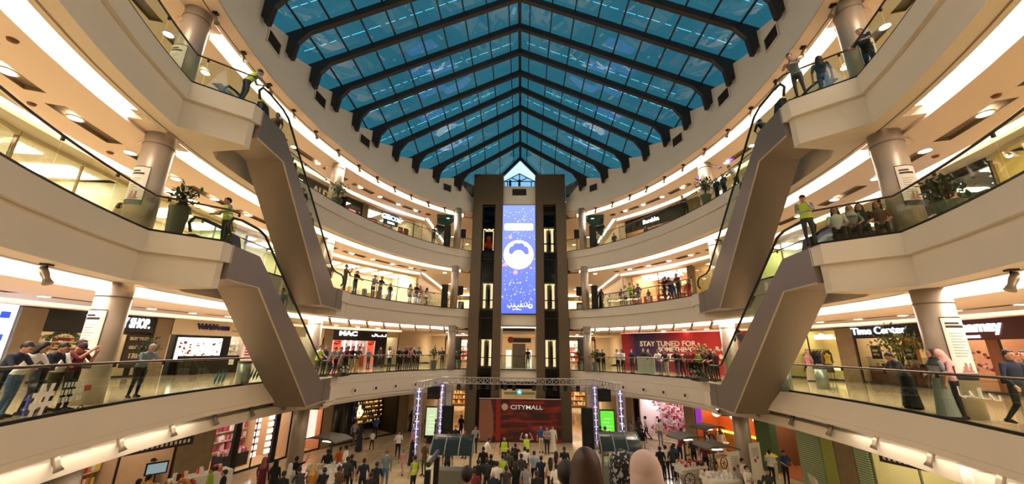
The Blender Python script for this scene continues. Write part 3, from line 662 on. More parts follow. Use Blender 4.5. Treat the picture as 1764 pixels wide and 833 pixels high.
# ---- first gallery, left: screen, beauty shop, fragrance shop, make-up shop
r, w, H = shop('fashion_display', -1, 1, -14, -3.0, 'blue and white patterned bright display front at the left edge of the photo', 'display', hdr=0, rows=0, glassy=False)
m = MB(); m.box((0, -.02, H/2), (w, .06, H-.1)); m.obj('display_panel', em('pale_blue_display', '#cfe0ff', 1.1), r)
m = MB()
for i in range(9):
    for j in range(7): 
        if (i+j) % 2: m.box((-w/2+.4+i*w/9.5, -.06, .5+j*.42), (w/16, .02, .24))
m.obj('display_pattern', em('blue_display_pattern', '#2c50d0', .7), r, kind='stuff')
pier(-1, 1, -2.9, -.9, 'pale stone pier between the blue display and the beauty shop')
r, w, H = shop('beauty_shop', -1, 1, -.8, 9.6, 'beauty shop with wide black header and glowing white lettering', hdr=1.05, hcol='#0b0d0b', wall='#d8c0a0', rows=5, pal='mix')
sign(r, 'THE BODY SHOP.', w/2-1.75, H-.5, .66, CS, .016, xs=.56)
m = MB(); m.box((.1, .02, (H-1.05)/2), (.35, .12, H-1.05)); m.box((w*.34, .02, 1), (.2, .12, 2)); m.obj('dark_mullion', BLACKM, r)
sign(r, 'MEN   HAIR', -w*.32, H-1.25, .2, WL, y=.4); 
m = MB()
for i in range(26): a = 2*math.pi*i/26; m.ball((-w*.26+.62*math.cos(a), .3, 1.45+.62*math.sin(a)), .1, 6, 4)
m.obj('leaf_wreath', mat('wreath_green', '#6c7c50', .8), r)
m = MB(); m.box((-w*.26, .28, 1.75), (.5, .03, .12)); m.obj('red_window_tag', mat('tag_red', '#b02828', .5), r)
poster('offer_poster', r, w*.36, 1.35, 1.1, 1.7, '#2c2418', y=-.05)
for i, q in enumerate(('BUY TWO', 'GET ONE', 'FREE')): sign(r, q, w*.36, 1.85-.42*i, .2 if i < 2 else .32, mat('cream_letter', '#cfc4a0', .5), y=-.1, name='offer_lettering')
pier(-1, 1, 9.7, 11.5, 'brown stone pier between the beauty shop and the cream fragrance shop')
r, w, H = shop('fragrance_shop', -1, 1, 11.7, 27.8, 'cream fragrance shop with purple script lettering and a black counter front', hdr=.95, hcol='#eadcbc', wall='#f0e2c4', rows=4, pal='white', glassy=False, light=SHOPW)
sign(r, 'VaVaVoom', -w*.18, H-.45, .42, mat('purple_letter', '#2c1a5c', .5), .03)
sign(r, 'VaVa', w*.34, H-.55, .36, mat('purple_letter', '#2c1a5c', .5), .03)
m = MB()
for i in range(3): m.box((w*.02+i*.62, -.1, H-.32), (.3, .02, .04)); m.box((w*.02+i*.62, -.1, H-.62), (.42, .02, .05))
m.obj('small_print', mat('grey_letter', '#8c8274', .6), r)
m = MB(); m.box((-w*.22, .3, 1.3), (w*.46, .5, 2.6)); m.obj('black_booth', mat('booth_black', '#15110f', .25), r)
m = MB(); m.box((-w*.25, .03, 1.35), (w*.36, .05, 1.3)); m.obj('lit_booth_shelves', em('booth_glow', '#fff4ea', 1.4), r)
m = MB()
for i in range(40): m.box((-w*.42+w*.34*rnd.random(), 0, .85+rnd.random()*.9), (rnd.uniform(.05, .2), .03, rnd.uniform(.04, .16)), mi=rnd.randrange(5))
m.obj('perfume_bottles', goods_m('red'), r, kind='stuff')
sign(r, 'Dior', -w*.2, 2.3, .4, WS, .012, y=.0)
m = MB(); m.box((-w*.2, -.5, .5), (w*.44, .7, 1.0)); m.obj('black_counter', mat('booth_black', '#15110f', .25), r)
m = MB(); m.box((-w*.05, -.88, .62), (.3, .03, .3)); m.obj('counter_badge', WL, r)
poster('portrait_poster', r, w*.2, 1.35, .95, 1.5, '#e8b0a0', y=.0, emit=.5, frame_='#efe6d2')
m = MB(); m.ball((w*.2, -.05, 1.62), .3, 16, 8, sx=1, sy=.1, sz=.8); m.obj('portrait_face', em('face_print', '#d88a70', .4), r)
m = MB(); m.box((w*.2-.1, -.08, 1.75), (.16, .02, .05)); m.box((w*.2+.14, -.08, 1.75), (.16, .02, .05)); m.obj('portrait_eyes', DKL, r)
m = MB()
for i in range(4): m.box((w*.2-.12, -.09, .85+i*.17), (.42, .02, .09), mi=0)
m.obj('striped_product_print', mat('print_plum', '#7c3c50', .5), r)
pier(-1, 1, 28, 30.5, 'cream pier seen under the lower left escalator', mat('cream_pier', '#e8d8b8', .6))
r, w, H = shop('white_boutique', -1, 1, 30.6, 36.6, 'pale boutique front seen between the escalator and the black make-up shop', hdr=.8, hcol='#e6d8bc', rows=4, pal='white')
m = MB(); m.ball((w*.3, -.12, H-.4), .17, 12, 8, sy=.2); m.obj('purple_round_sign', mat('purple_letter', '#2c1a5c', .5), r)
pier(-1, 1, 36.7, 38.5, 'brown stone pier beside the black make-up shop')
r, w, H = shop('makeup_shop', -1, 1, 38.6, 51.2, 'black make-up shop with white lettering and two red lip posters', hdr=.95, hcol='#0b0908', wall='#d8c8b8', rows=4, pal='pink', glassy=False, light=SHOPW)
sign(r, 'MAC', -w*.25, H-.4, .5, WS, .02, xs=1.5)
m = MB()
for pts in ([(.9, .1), (.9, -.08), (.55, -.1)], [(.55, -.1), (.5, .04), (.4, -.1), (.0, -.1)], [(0, -.1), (-.05, .08)], [(-.2, .12), (-.2, -.1), (-.5, -.1), (-.5, 0)]): m.tube([(w*.3+x, -.12, H-.42+z) for x, z in pts], .04, 5)
m.obj('arabic_lettering', WS, r)
LR = em('lip_poster_red', '#e05038', .8)
for x in (-w*.42, w*.2):
    m = MB(); m.box((x, -.05, 1.35), (w*.13, .06, 2.3)); m.obj('lip_poster', LR, r); lips(r, x, 1.95, -.1, .36, mat('lip_red', '#b81810', .3)); lips(r, x, .9, -.1, .34, mat('lip_dark', '#801008', .3))
m = MB()
for i in range(5): m.box((-w*.3+i*w*.11, 1.9, 1.5), (.12, .08, 2.2))
m.obj('lit_pillars', em('booth_glow', '#fff4ea', 1.4), r)
m = MB(); m.box((-w*.08, .5, .45), (w*.42, .5, .9)); m.obj('orange_counter', mat('counter_orange', '#a8401c', .4), r)
m = MB(); m.box((w*.39, -.02, 1.2), (w*.2, .1, 2.4)); m.obj('dark_side_panel', BLACKM, r)
r, w, H = shop('glass_doorway', -1, 1, 51.3, 54.4, 'glass doorway beside the black make-up shop', 'doorway', hdr=.6, hcol='#cbb48c', rows=3, pal='white')
# ---- first gallery, right
r, w, H = shop('lingerie_shop', 1, 1, -9, 5.9, 'lingerie shop with dark red header and glowing white script', hdr=.95, hcol='#4a0c0e', wall='#e0a888', rows=3, pal='pink')
sign(r, 'Yamamay', -w*.29, H-.42, .62, WS, .014, xs=.95)
sign(r, 'LINGERIE', -w*.29, H-.82, .14, WS, .004)
m = MB()
for i in range(5): m.box((-w*.45+i*w*.24, .05, 1.2), (.42, .1, 2.4))
m.obj('salmon_panel', mat('salmon_panel', '#c07858', .4), r)
m = MB()
for i in range(220): m.ball((-w*.45+w*.9*rnd.random(), .4, .9+.8*rnd.random()), .07, 5, 4, mi=rnd.randrange(5))
m.obj('window_blossom', goods_m('pink'), r, kind='stuff')
r, w, H = shop('watch_shop', 1, 1, 6.0, 15.0, 'watch shop with black header and glowing blue white lettering', hdr=.75, hcol='#0a0b18', wall='#e8cc9c', rows=0, glassy=True)
sign(r, 'Time Center', -w*.16, H-.38, .52, CS, .006, xs=1.0)
m = MB(); m.box((w*-.38, .0, H-.38), (.3, .05, .42)); m.obj('sign_emblem', CS, r)
m = MB(); m.box((-w*.12, 1.5, 1.35), (w*.14, .2, 2.7)); m.obj('orange_panel', mat('orange_wood', '#b06430', .4), r)
m = MB(); m.box((w*.2, 1.6, 2.1), (w*.5, .2, .6)); m.obj('brown_canopy', mat('brown_wood', '#5c2c16', .4), r)
m = MB(); m.box((0, .6, .45), (w*.92, .6, .9)); m.obj('wood_counter', mat('brown_wood', '#5c2c16', .4), r)
m = MB(); m.box((0, .5, 1.15), (w*.9, .5, .45)); m.obj('glass_case', glass('case_glass', '#e8f0f0', .08), r)
m = MB()
for i in range(26): m.box((-w*.43+w*.86*rnd.random(), .55, .97), (.08, .1, .1+.12*rnd.random()), mi=rnd.randrange(5))
m.obj('watch_displays', goods_m('mix'), r, kind='stuff')
for x in (-w*.33, w*.08):
    poster('offer_card', r, x, 1.62, .42, .62, '#1a1614', y=.35)
    sign(r, '25%', x, 1.7, .15, WL, .004, y=.3, name='offer_lettering'); sign(r, 'OFF', x, 1.5, .13, WL, .004, y=.3, name='offer_lettering')
pier(1, 1, 15.1, 17.2, 'brown stone pier between the watch shop and the clothes shop')
r, w, H = shop('clothes_shop', 1, 1, 17.3, 25.4, 'clothes shop with tall dark framed window, dressed dummies and a yellow coat', hdr=.25, hcol='#8c7a58', wall='#cfc090', rows=0, gw='#14110e')
sign(r, 'calliope', w*.3, H-.55, .36, WS, .012, y=-.05)
m = MB(); m.box((-w*.2, 2.6, .55), (w*.5, .3, .12)); m.box((-w*.2, 2.8, 2.5), (w*.5, .3, .12)); m.obj('light_shelf', em('warm_shelf_light', '#ffe6a8', 1.6), r)
m = MB(); m.tube([(-w*.44, 1.6, 1.75), (0, 1.6, 1.75)], .02); m.tube([(-w*.44, 1.6, 0), (-w*.44, 1.6, 1.75)], .02); m.tube([(0, 1.6, 0), (0, 1.6, 1.75)], .02); m.obj('clothes_rail', BLACKM, r)
for i, cc in enumerate(('#d8b818', '#caa820', '#3c3c34', '#26241f', '#585040', '#8c7c50', '#201c1a')):
    x = -w*.4+i*w*.06; m = MB(); m.prism([(-.05, 1.7), (.05, 1.7), (.22, 1.55), (.25, .95), (.14, .95), (.14, 1.4), (.16, .75), (-.16, .75), (-.14, 1.4), (-.14, .95), (-.25, .95), (-.22, 1.55)], lambda u, v, k: (x+(.05 if k else -.03)+u*.35, 1.6+u*.8, v)); m.obj('coat', mat('coat_'+cc[1:], cc, .8), r)
def dummy(loc, rz, top, bot, label, group):
    d = thing('shop_dummy', label, 'mannequin', loc, rz, group)
    m = MB(); m.lathe((0, 0, 0), [(.16, 0), (.16, .02), (.02, .03), (.02, .85)], 14); m.obj('stand', STEEL, d)
    m = MB(); m.lathe((0, 0, 0), [(.16, .8), (.17, .95), (.12, 1.15), (.17, 1.35), (.19, 1.42), (.06, 1.48), (.05, 1.55)], 14); m.obj('jacket', mat('coat_'+top[1:], top, .8), d, smooth=True)
    m = MB(); m.lathe((0, 0, 0), [(.25, .4), (.2, .7), (.165, .9)], 14); m.obj('skirt', mat('coat_'+bot[1:], bot, .8), d, smooth=True)
for q, (tt, cc, c2) in enumerate(((20.2, '#e8c830', '#3c3830'), (21.5, '#2c3450', '#b09ca8'), (23.2, '#8c8c7c', '#6c6450'))):
    x, y = E(tt, 9.2, 1); dummy((x, y, F1+.01), .3*q, cc, c2, ['shop dummy in a yellow coat in the clothes shop window', 'shop dummy in a dark blue jacket and mauve skirt', 'shop dummy in grey beside the red hoarding'][q], None)
# red hoarding
mid, rz, w = chord(1, 8.3, 25.6, 53.6)
hd = thing('red_hoarding', 'long red and navy hoarding with big white capitals on the first gallery', 'hoarding', (mid.x-1.3, mid.y+.6, F1), rz)
# follow the curve with flat boards
m = MB(); bl = MB()
cols = MB(); N = 12
HM = bpy.data.materials.new('hoarding_print'); HM.use_nodes = True; nt = HM.node_tree; b = nt.nodes['Principled BSDF']; t = nt.nodes.new('ShaderNodeTexCoord'); sp = nt.nodes.new('ShaderNodeSeparateXYZ'); rp = nt.nodes.new('ShaderNodeValToRGB')
e_ = rp.color_ramp.elements; e_[0].position = 0; e_[0].color = (*lin('#a82838'), 1); e_[1].position = 1; e_[1].color = (*lin('#b8202c'), 1)
for p_, c_ in ((.06, '#8c1c34'), (.12, '#1c1448'), (.26, '#2c1448'), (.38, '#70183c'), (.48, '#b4202c'), (.7, '#c42c38')): q = rp.color_ramp.elements.new(p_); q.color = (*lin(c_), 1)
nt.links.new(t.outputs['Generated'], sp.inputs[0]); nt.links.new(sp.outputs['X'], rp.inputs['Fac']); nt.links.new(rp.outputs['Color'], b.inputs['Base Color']); b.inputs['Roughness'].default_value = .45
bpy.data.objects.remove(hd)
a, b2 = Vector((*E(27, 7.6, 1), 0)), Vector((*E(57, 5.3, 1), 0))
mid = (a+b2)/2; x_ = (a-b2).normalized(); rz = math.atan2(x_.y, x_.x); w = (a-b2).length
hd = thing('red_hoarding', 'long red and navy hoarding with big white capitals on the first gallery', 'hoarding', (mid.x, mid.y, F1), rz)
m = MB(); m.box((0, .1, 1.5), (w, .12, 3.0)); ho = m.obj('board', HM, hd)
m = MB(); m.box((0, .1, 3.03), (w, .14, .06)); m.obj('top_light', em('hoarding_top_light', '#ffb0a0', .8), hd)
for s_, x, z, q, al in (('STAY TUNED FOR', -w*.13, 2.12, .56, 'CENTER'), ('SOMETHING', -w*.065, 1.68, .5, 'CENTER'), ('AWESOME', -w*.07, 1.05, .8, 'CENTER')): sign(hd, s_, x, z, q, WL, .012, y=.02, xs=1.0)
sign(hd, 'R-in', w*.24, 1.75, .42, WL, .02, y=.02); sign(hd, 'fit', w*.24, 1.2, .42, WL, .02, y=.02)
r, w, H = shop('small_lit_shop', 1, 1, 48, 54.4, 'small lit shop with brown panels at the end of the red hoarding', hdr=.5, hcol='#c8a878', rows=4, pal='dark')
r, w, H = shop('plain_shop', 1, 1, 25.5, 47.9, 'pale shell behind the red hoarding', hdr=.6, rows=0, glassy=False, wall='#d0b090', hcol='#d0b090')
# ---- second gallery
def pane_wall(side, lv, t0, t1, label, n=1, wall='#f4e8d4', light=SHOPL, hdr=0.25, hcol='#e8d4a8', rows=0, pal='white', name='glazed_shopfront', gw='#b89c6c', **k):
    return shop(name, side, lv, t0, t1, label, wall=wall, light=light, hdr=hdr, hcol=hcol, rows=rows, pal=pal, gw=gw, **k)
BR = em('bright_shop_light', '#fff2d8', 8)
pane_wall(-1, 2, -40, -16, 'glowing cream shop glass at the left end of the second gallery', light=BR)
pane_wall(-1, 2, -15.9, -5, 'glowing cream shop glass behind the potted plant on the second gallery', light=BR)
pane_wall(-1, 2, -4.9, 12, 'glowing cream shop glass behind the left landing people', light=BR)
pane_wall(-1, 2, 12.1, 30, 'cream shop glass behind the left crossing escalators', light=BR)
r, w, H = pane_wall(-1, 2, 30.1, 54.4, 'long cream clothes shop with small white sign on the second gallery', light=BR, name='cream_clothes_shop')
sign(r, 'ZARA', w*.2, 1.35, .42, WS, .01, y=.3, xs=1.3)
m = MB()
for i in range(14): m.box((-w*.4+i*w*.06, 2.6, 1.0), (.3, .3, .9+.3*(i % 3)), mi=i % 5)
m.obj('clothes_display', goods_m('mix'), r, kind='stuff')
r, w, H = pane_wall(1, 2, -40, -11.2, 'yellow panelled shop wall with a round lamp, second gallery', light=SHOPL, wall='#e8cc7c', rows=0)
m = MB(); m.ball((w*-.33, 1, 1.2), .22); m.obj('round_lamp', em('globe_light', '#fff0c0', 3), r)
r, w, H = shop('dark_display_shop', 1, 2, -11.1, -.8, 'dark shop window with bright blue advertising panels and figures', wall='#3a2c30', hdr=.35, hcol='#201818', rows=3, pal='dark', lights=.35)
for x, ww, z in ((-w*.12, w*.36, .75), (w*.32, w*.24, .7)):
    m = MB(); m.box((x, -.1, z), (ww, .05, .75)); m.obj('blue_ad_panel', em('blue_ad', '#58a8f0', 1.2), r)
m = MB(); m.box((-w*.2, -.15, .6), (w*.13, .03, .35)); m.obj('red_ad_patch', em('red_ad', '#f05050', .9), r)
m = MB()
for i in range(60): m.ball((-w*.45+w*.9*rnd.random(), .3, 1.3+1.6*rnd.random()), .02, 5, 4)
m.obj('fairy_lights', em('fairy_light', '#dfe6ff', 3), r, kind='stuff')
pane_wall(1, 2, -.7, 10, 'wide shop window with a pale glowing screen behind seated women', light=SHOPL, wall='#b8946c', lights=.4)
pane_wall(1, 2, 10.1, 21, 'cream shop glass behind the security guard, second gallery', light=BR, wall='#e0d8a8')
pane_wall(1, 2, 21.1, 34.6, 'shop front behind the right crossing escalators, second gallery', light=SHOPL, wall='#c8a474', rows=4, pal='mix')
pier(1, 2, 34.7, 36.2, 'olive brown pier beside the brightly lit clothes shop', mat('olive_pier', '#6e5c34', .5))
r, w, H = shop('casual_clothes_shop', 1, 2, 36.3, 52.0, 'bright clothes shop with large glowing white capitals and red banners', wall='#f0b890', light=BR, hdr=.2, hcol='#e0b080', rows=4, pal='food', gw='#8c7c60')
sign(r, 'PULL&BEAR', w*.08, H-.55, .72, WS, .02, y=-.06)
for x in (-.05, .2, .4): m = MB(); m.box((-w*x, -.1, .65), (.8, .04, 1.2)); m.obj('red_banner', mat('banner_red', '#b03028', .5), r)
pier(1, 2, 52.1, 54.4, 'pale corner pier of the bright clothes shop', mat('cream_pier', '#e8d8b8', .6))
# ---- top gallery
shop('shoe_shop', -1, 3, 19.5, 30.0, 'brown shoe shop on the top gallery behind the left column', hdr=1.55, hcol='#5c3a1c', wall='#c89858', rows=3, pal='dark')
r = bpy.data.objects['shoe_shop']; sign(r, 'ALDO', .3, 2.6, .75, WL, .02)
m = MB(); m.box((-2.0, -.1, 2.4), (.8, .05, .9)); m.obj('white_display', em('booth_glow', '#fff4ea', 1.4), r)
r, w, H = shop('dark_kiosk_front', -1, 3, 31.5, 36, 'dark brown shop front with a pink panel on the top gallery', hdr=.5, hcol='#2c1c14', wall='#40281c', rows=2, pal='dark')
m = MB(); m.box((-w*.1, -.1, 1.4), (w*.4, .05, 1.9)); m.obj('pink_panel', em('pink_panel', '#f08890', .8), r)
pier(-1, 3, 36.1, 37.6, 'brown pier beside the pink panel on the top gallery', mat('olive_pier', '#6e5c34', .5))
r, w, H = shop('comfort_shoe_shop', -1, 3, 37.7, 52, 'bright shoe shop with glowing blue white sign on the top gallery', hdr=.3, hcol='#c8b080', wall='#f0dcb0', light=SHOPW, rows=4, pal='red')
m = MB(); m.box((w*-.04, -.12, H-.75), (w*.3, .12, 1.0)); m.obj('sign_board', mat('navy_board', '#0c1030', .4), r)
sign(r, 'GEOX', w*-.04, H-.62, .58, CS, .02, y=-.2, xs=1.2); sign(r, 'RESPIRA', w*-.04, H-1.08, .2, WS, .01, y=-.2)
for x in (-.38, -.3, .25, .38): m = MB(); m.box((w*x, .3, 1.3), (.5, .05, 2.2)); m.obj('red_banner', mat('banner_red', '#b03028', .5), r)
pier(-1, 3, 52.1, 54.4, 'cream corner pier at the end of the top gallery', mat('cream_pier', '#e8d8b8', .6))
for s in (-1, 1):
    pane_wall(s, 3, -45, -12, 'cream shop glass at the near end of the top gallery, %s' % SD[s])
    pane_wall(s, 3, -11.9, 19.4 if s < 0 else 16, 'cream shop glass behind the top landing on the %s' % SD[s])
pane_wall(1, 3, 16.1, 31, 'cream shop glass near the violet light, top gallery', wall='#d0bc80')
pier(1, 3, 31.1, 35, 'olive panelled wall behind the leaning man on the top gallery', mat('olive_pier', '#6e5c34', .5))
r, w, H = shop('dark_header_shop', 1, 3, 35.1, 52.6, 'clothes shop with long dark header and small white script, top gallery', hdr=1.25, hcol='#1a1612', wall='#c07c50', rows=3, pal='food')
sign(r, 'Bershka', -w*.03, H-.75, .5, WS, .012)
for x in (-.3, .33): m = MB(); m.box((w*x, -.06, .6), (w*.16, .05, .8)); m.obj('pale_blue_display', em('pale_blue_glow', '#b8dcf8', 1.0), r)
pier(1, 3, 52.7, 54.4, 'corner pier of the dark header shop, top gallery', mat('cream_pier', '#e8d8b8', .6))
m = MB(); x, y = E(22, 2.72, 1); m.box((0, 0, 0), (.35, 3.2, .03)); o = m.obj('violet_light', em('violet_glow', '#7a50f0', 1.4), label='violet light strip in the ceiling slot behind the right column', category='light strip'); o.location = (x, y, LV[3]['S']-.0); o.rotation_euler.z = R(18)
# ---- ground floor
r, w, H = shop('sweets_shop', -1, 0, -5, 8.4, 'sweet shop with glowing red name and heaped trays, lower left', hdr=.55, hcol='#3c2c1c', wall='#c0a088', rows=4, pal='food')
sign(r, 'coccinelle', -w*.1, H-.3, .34, WL, .008)
m = MB(); m.box((w*.25, -1.2, 1.9), (1.6, .05, .3)); 
pier(-1, 0, 8.5, 13.3, 'wide brown stone pier at the lower left shops')
r, w, H = shop('fragrance_hall', -1, 0, 13.5, 26.6, 'dark framed cosmetics shop with bright shelves behind the ground floor column', hdr=.2, hcol='#120e0c', wall='#e8b88c', light=SHOPW, rows=5, pal='pink', gw='#0c0a09', floor='#e8c090')
m = MB()
for x in (-w*.22, w*.3): m.box((x, .1, 1.6), (.32, .2, 3.2))
m.obj('black_post', BLACKM, r)
m = MB()
for i in range(7): m.box((w*.2, .02, .7+i*.36), (.34, .06, .22)); m.box((w*.02, .02, .7+i*.36), (.28, .06, .22))
m.obj('white_light_tile', em('booth_glow', '#fff4ea', 1.4), r)
m = MB(); m.box((-w*.02, 1.4, .35), (w*.32, .8, .7)); m.obj('display_table', BLACKM, r)
m = MB()
for i in range(60): m.box((-w*.17+w*.3*rnd.random(), 1.4+.6*(rnd.random()-.5), .8), (.1, .1, .2), mi=rnd.randrange(5))
m.obj('table_goods', goods_m('pink'), r, kind='stuff')
m = MB(); m.box((0, -.5, .015), (w, 1.0, .03)); 
r, w, H = shop('pink_poster_shop', -1, 0, 27.0, 33.2, 'shop window with a tall glowing pink floral poster behind the left column', hdr=.15, hcol='#2c1c14', wall='#e8b090', rows=3, pal='pink', gw='#3c2018')
m = MB(); m.box((-w*.02, .02, 1.9), (w*.62, .05, 2.3)); m.obj('floral_poster', mat('floral_print', '#f0c0b0', .5, emit=.9, ecol='#f4c4b4', noise=.35, nscale=3), r)
pier(-1, 0, 33.3, 35.2, 'brown stone pier beside the dark shelf shop', STONE)
r, w, H = shop('dark_shelf_shop', -1, 0, 35.3, 52.0, 'dark shop with small lit bottles on tall shelves on the ground floor', hdr=.12, hcol='#1a120c', wall='#2c2014', rows=0, gw='#0c0a09', lights=.12)
shelf_goods(r, w*.5, .8, 3.2, 2.0, 7, 'dark', .9, dx=w*.2)
m = MB()
for i in range(7):
    for j in range(26): 
        if rnd.random() < .5: m.box((-w*.03+j*w*.5/26, 1.78, .95+i*.345), (.035, .02, .07+.07*rnd.random()))
m.obj('bottle_glint', em('bottle_glow', '#ffc070', 1.3), r, kind='stuff')
m = MB()
for i in range(4): m.box((-w*.35+i*w*.07, .25, 1.7), (.05, .1, 3.0))
m.box((-w*.25, .3, 1.6), (w*.2, .04, 3.1)); m.obj('dark_screen', BLACKM, r)
m = MB()
for x, z, q in ((0, .15, .16), (-.18, 0, .16), (.18, 0, .16), (0, .38, .12), (-.1, -.2, .12), (.12, -.2, .12)): m.ball((-w*.08+x, .35, 1.9+z), q, 10, 6, sy=.2)
m.obj('white_flower_emblem', em('cream_emblem', '#f4e8c8', .9), r)
pier(-1, 0, 52.1, 54.4, 'yellow brown stone pier at the passage left of the stage', STONE)
r, w, H = shop('bright_pink_shop', 1, 0, 41, 52.6, 'bright pink and white shop with purple sign on the ground floor', hdr=.1, hcol='#e8d0d0', wall='#ffe8ec', light=em('strong_white_light', '#ffffff', 7), rows=5, pal='pink', gw='#e8e0e0')
sign(r, 'women\'secret', 0, H-.28, .5, em('violet_sign', '#6040d0', .9), .02, y=-.12)
m = MB()
for q in range(2):
    for i in range(8):
        x = (-w*.48 if q else w*.22)+i*.22; m.tube([(x, -.1, H-.35), (x+.22, -.1, H-.6)], .02, 4); m.tube([(x, -.1, H-.6), (x+.22, -.1, H-.35)], .02, 4)
m.obj('lattice_trim', BLACKM, r)
m = MB()
for i in range(320): m.box((-w*.45+w*.9*rnd.random(), 1+rnd.random()*2, .3+2.4*rnd.random()), (.16, .1, .16*rnd.random()+.04), mi=rnd.randrange(5))
m.obj('hanging_stock', goods_m('pink'), r, kind='stuff')
pier(1, 0, 38.6, 40.9, 'brown stone pier between the pink shop and the orange cafe')
r, w, H = shop('orange_cafe', 1, 0, 26.0, 38.5, 'cafe with glowing orange wall and round lamps', hdr=.1, hcol='#a04c18', wall='#b85418', rows=0, glassy=False, depth=2.2, cat='cafe')
m = MB(); m.box((0, 1.9, 1.2), (w*.95, .1, .12)); m.obj('amber_light_band', em('amber_band', '#ffc040', 2.2), r)
m = MB(); m.box((0, 1.8, .6), (w*.95, .3, 1.1)); m.obj('back_counter', mat('amber_wood', '#b07c2c', .4), r)
for x in (-.33, -.02, .35): m = MB(); m.tube([(w*x, 1.2, 2.65), (w*x, 1.2, 3.4)], .01, 4); m.ball((w*x, 1.2, 2.45), .27, 16, 10); m.obj('globe_lamp', em('globe_light', '#fff0c0', 3), r)
m = MB(); m.box((w*-.42, -.05, 2.3), (.5, .05, 1.5)); m.obj('violet_strip_sign', em('violet_sign2', '#8030a0', .7), r)
r, w, H = shop('green_cafe', 1, 0, 15.1, 25.9, 'ground floor cafe with green striped screens and a terracotta floor', hdr=.15, hcol='#5c3418', wall='#7c4c2c', rows=2, pal='food', glassy=False, floor='#a8603c', cat='cafe', depth=3.4)
STRIPE = mat('striped_screen', '#8cae8c', .5); nt = STRIPE.node_tree; wv = nt.nodes.new('ShaderNodeTexWave'); wv.bands_direction = 'Z'; wv.inputs['Scale'].default_value = 3.2; rp = nt.nodes.new('ShaderNodeValToRGB'); rp.color_ramp.interpolation = 'CONSTANT'
rp.color_ramp.elements[0].color = (*lin('#c8d070'), 1); rp.color_ramp.elements[1].color = (*lin('#4c88a0'), 1); rp.color_ramp.elements[1].position = .5
t = nt.nodes.new('ShaderNodeTexCoord'); nt.links.new(t.outputs['Object'], wv.inputs['Vector']); nt.links.new(wv.outputs['Fac'], rp.inputs['Fac']); nt.links.new(rp.outputs['Color'], nt.nodes['Principled BSDF'].inputs['Base Color'])
for (t0, t1, lb, mm) in ((23.2, 25.8, 'dark green striped screen right of the ground floor column', mat('green_screen', '#4c6a44', .5)), (15.2, 18.8, 'blue and lime striped screen of the cafe front', STRIPE), (8.9, 10.6, 'second striped screen beside the white tables', STRIPE)):
    o = pier(1, 0, t0, t1, lb, mm); o.name = 'striped_screen'; o['category'] = 'screen'
o = pier(1, 0, 13.3, 15.1, 'lime green wall panel of the cafe', mat('lime_wall', '#a8b058', .6)); o.name = 'wall_panel'; o['category'] = 'panel'
pier(1, 0, 10.7, 13.2, 'wide brown stone pier at the lower right cafe')
r, w, H = shop('white_cafe', 1, 0, -8, 8.8, 'pale cafe with white shell chairs at the lower right', hdr=.1, hcol='#d8d0a8', wall='#dcd4a4', rows=0, glassy=True, gw='#8c8c6c', cat='cafe', depth=4)
# far shop in the passages, and behind the lifts
for lv in (0, 1, 2, 3):
    F = LV[lv]['F']
    for s in (-1, 1):
        nm = ['ground floor', 'first gallery', 'second gallery', 'top gallery'][lv]
        r = thing('far_shop', 'distant lit shop front beside the lifts, %s on the %s' % (nm, SD[s]), 'shop', (s*6.0, 46, F+.002))
        m = MB(); m.box((0, 3, 1.5), (5.4, .1, 3.0)); m.obj('back_wall', mat('far_wall_%d' % lv, ['#c89c6c', '#e8c8a0', '#f0dcb0', '#e8d0a8'][lv], .7), r)
        m = MB(); m.box((0, 0, 2.85), (5.6, .2, .5)); m.box((-2.75, 0, 1.4), (.2, .2, 2.8)); m.box((2.75, 0, 1.4), (.2, .2, 2.8)); m.obj('front_frame', mat('far_frame', '#a88c60', .5), r)
        m = MB(); m.box((0, 1.4, 2.98), (4.6, 2.0, .05)); m.obj('ceiling_light_panel', BR if lv else SHOPL, r)
        shelf_goods(r, 5.0, .3, 2.5, 2.7, 4, ['food', 'pink', 'white', 'mix'][lv])
# kiosk and sign seen in the opening under the screen
k = thing('sign_stand', 'grey booth with dark red and black sign in the opening under the screen', 'booth', (TX, 38, F1))
m = MB(); m.box((0, 0, 1.05), (1.25, .6, 2.1)); m.obj('booth', mat('booth_grey', '#7c7264', .6), k)
m = MB(); m.box((.1, -.35, 2.42), (2.1, .1, .42)); m.obj('sign_board', mat('sign_board_dark', '#2a1414', .4), k)
m = MB(); m.tube([(-.8, -.4, 2.45), (-.8, -.46, 2.45)], .3, 20); m.obj('red_round_sign', mat('sign_red', '#a02030', .4), k)
text('sign_lettering', 'INFO DESK', .2, Matrix.Translation((.3, -.42, 2.42)) @ Matrix.Rotation(R(90), 4, 'X'), mat('sign_pink_text', '#d8a0a0', .5), k, depth=.01) if 0 else None
m = MB()
for x in (-.98, .98): m.box((x, -.2, .75), (.5, .4, 1.5))
m.obj('white_display', em('booth_glow2', '#f4ecd8', .7), k)
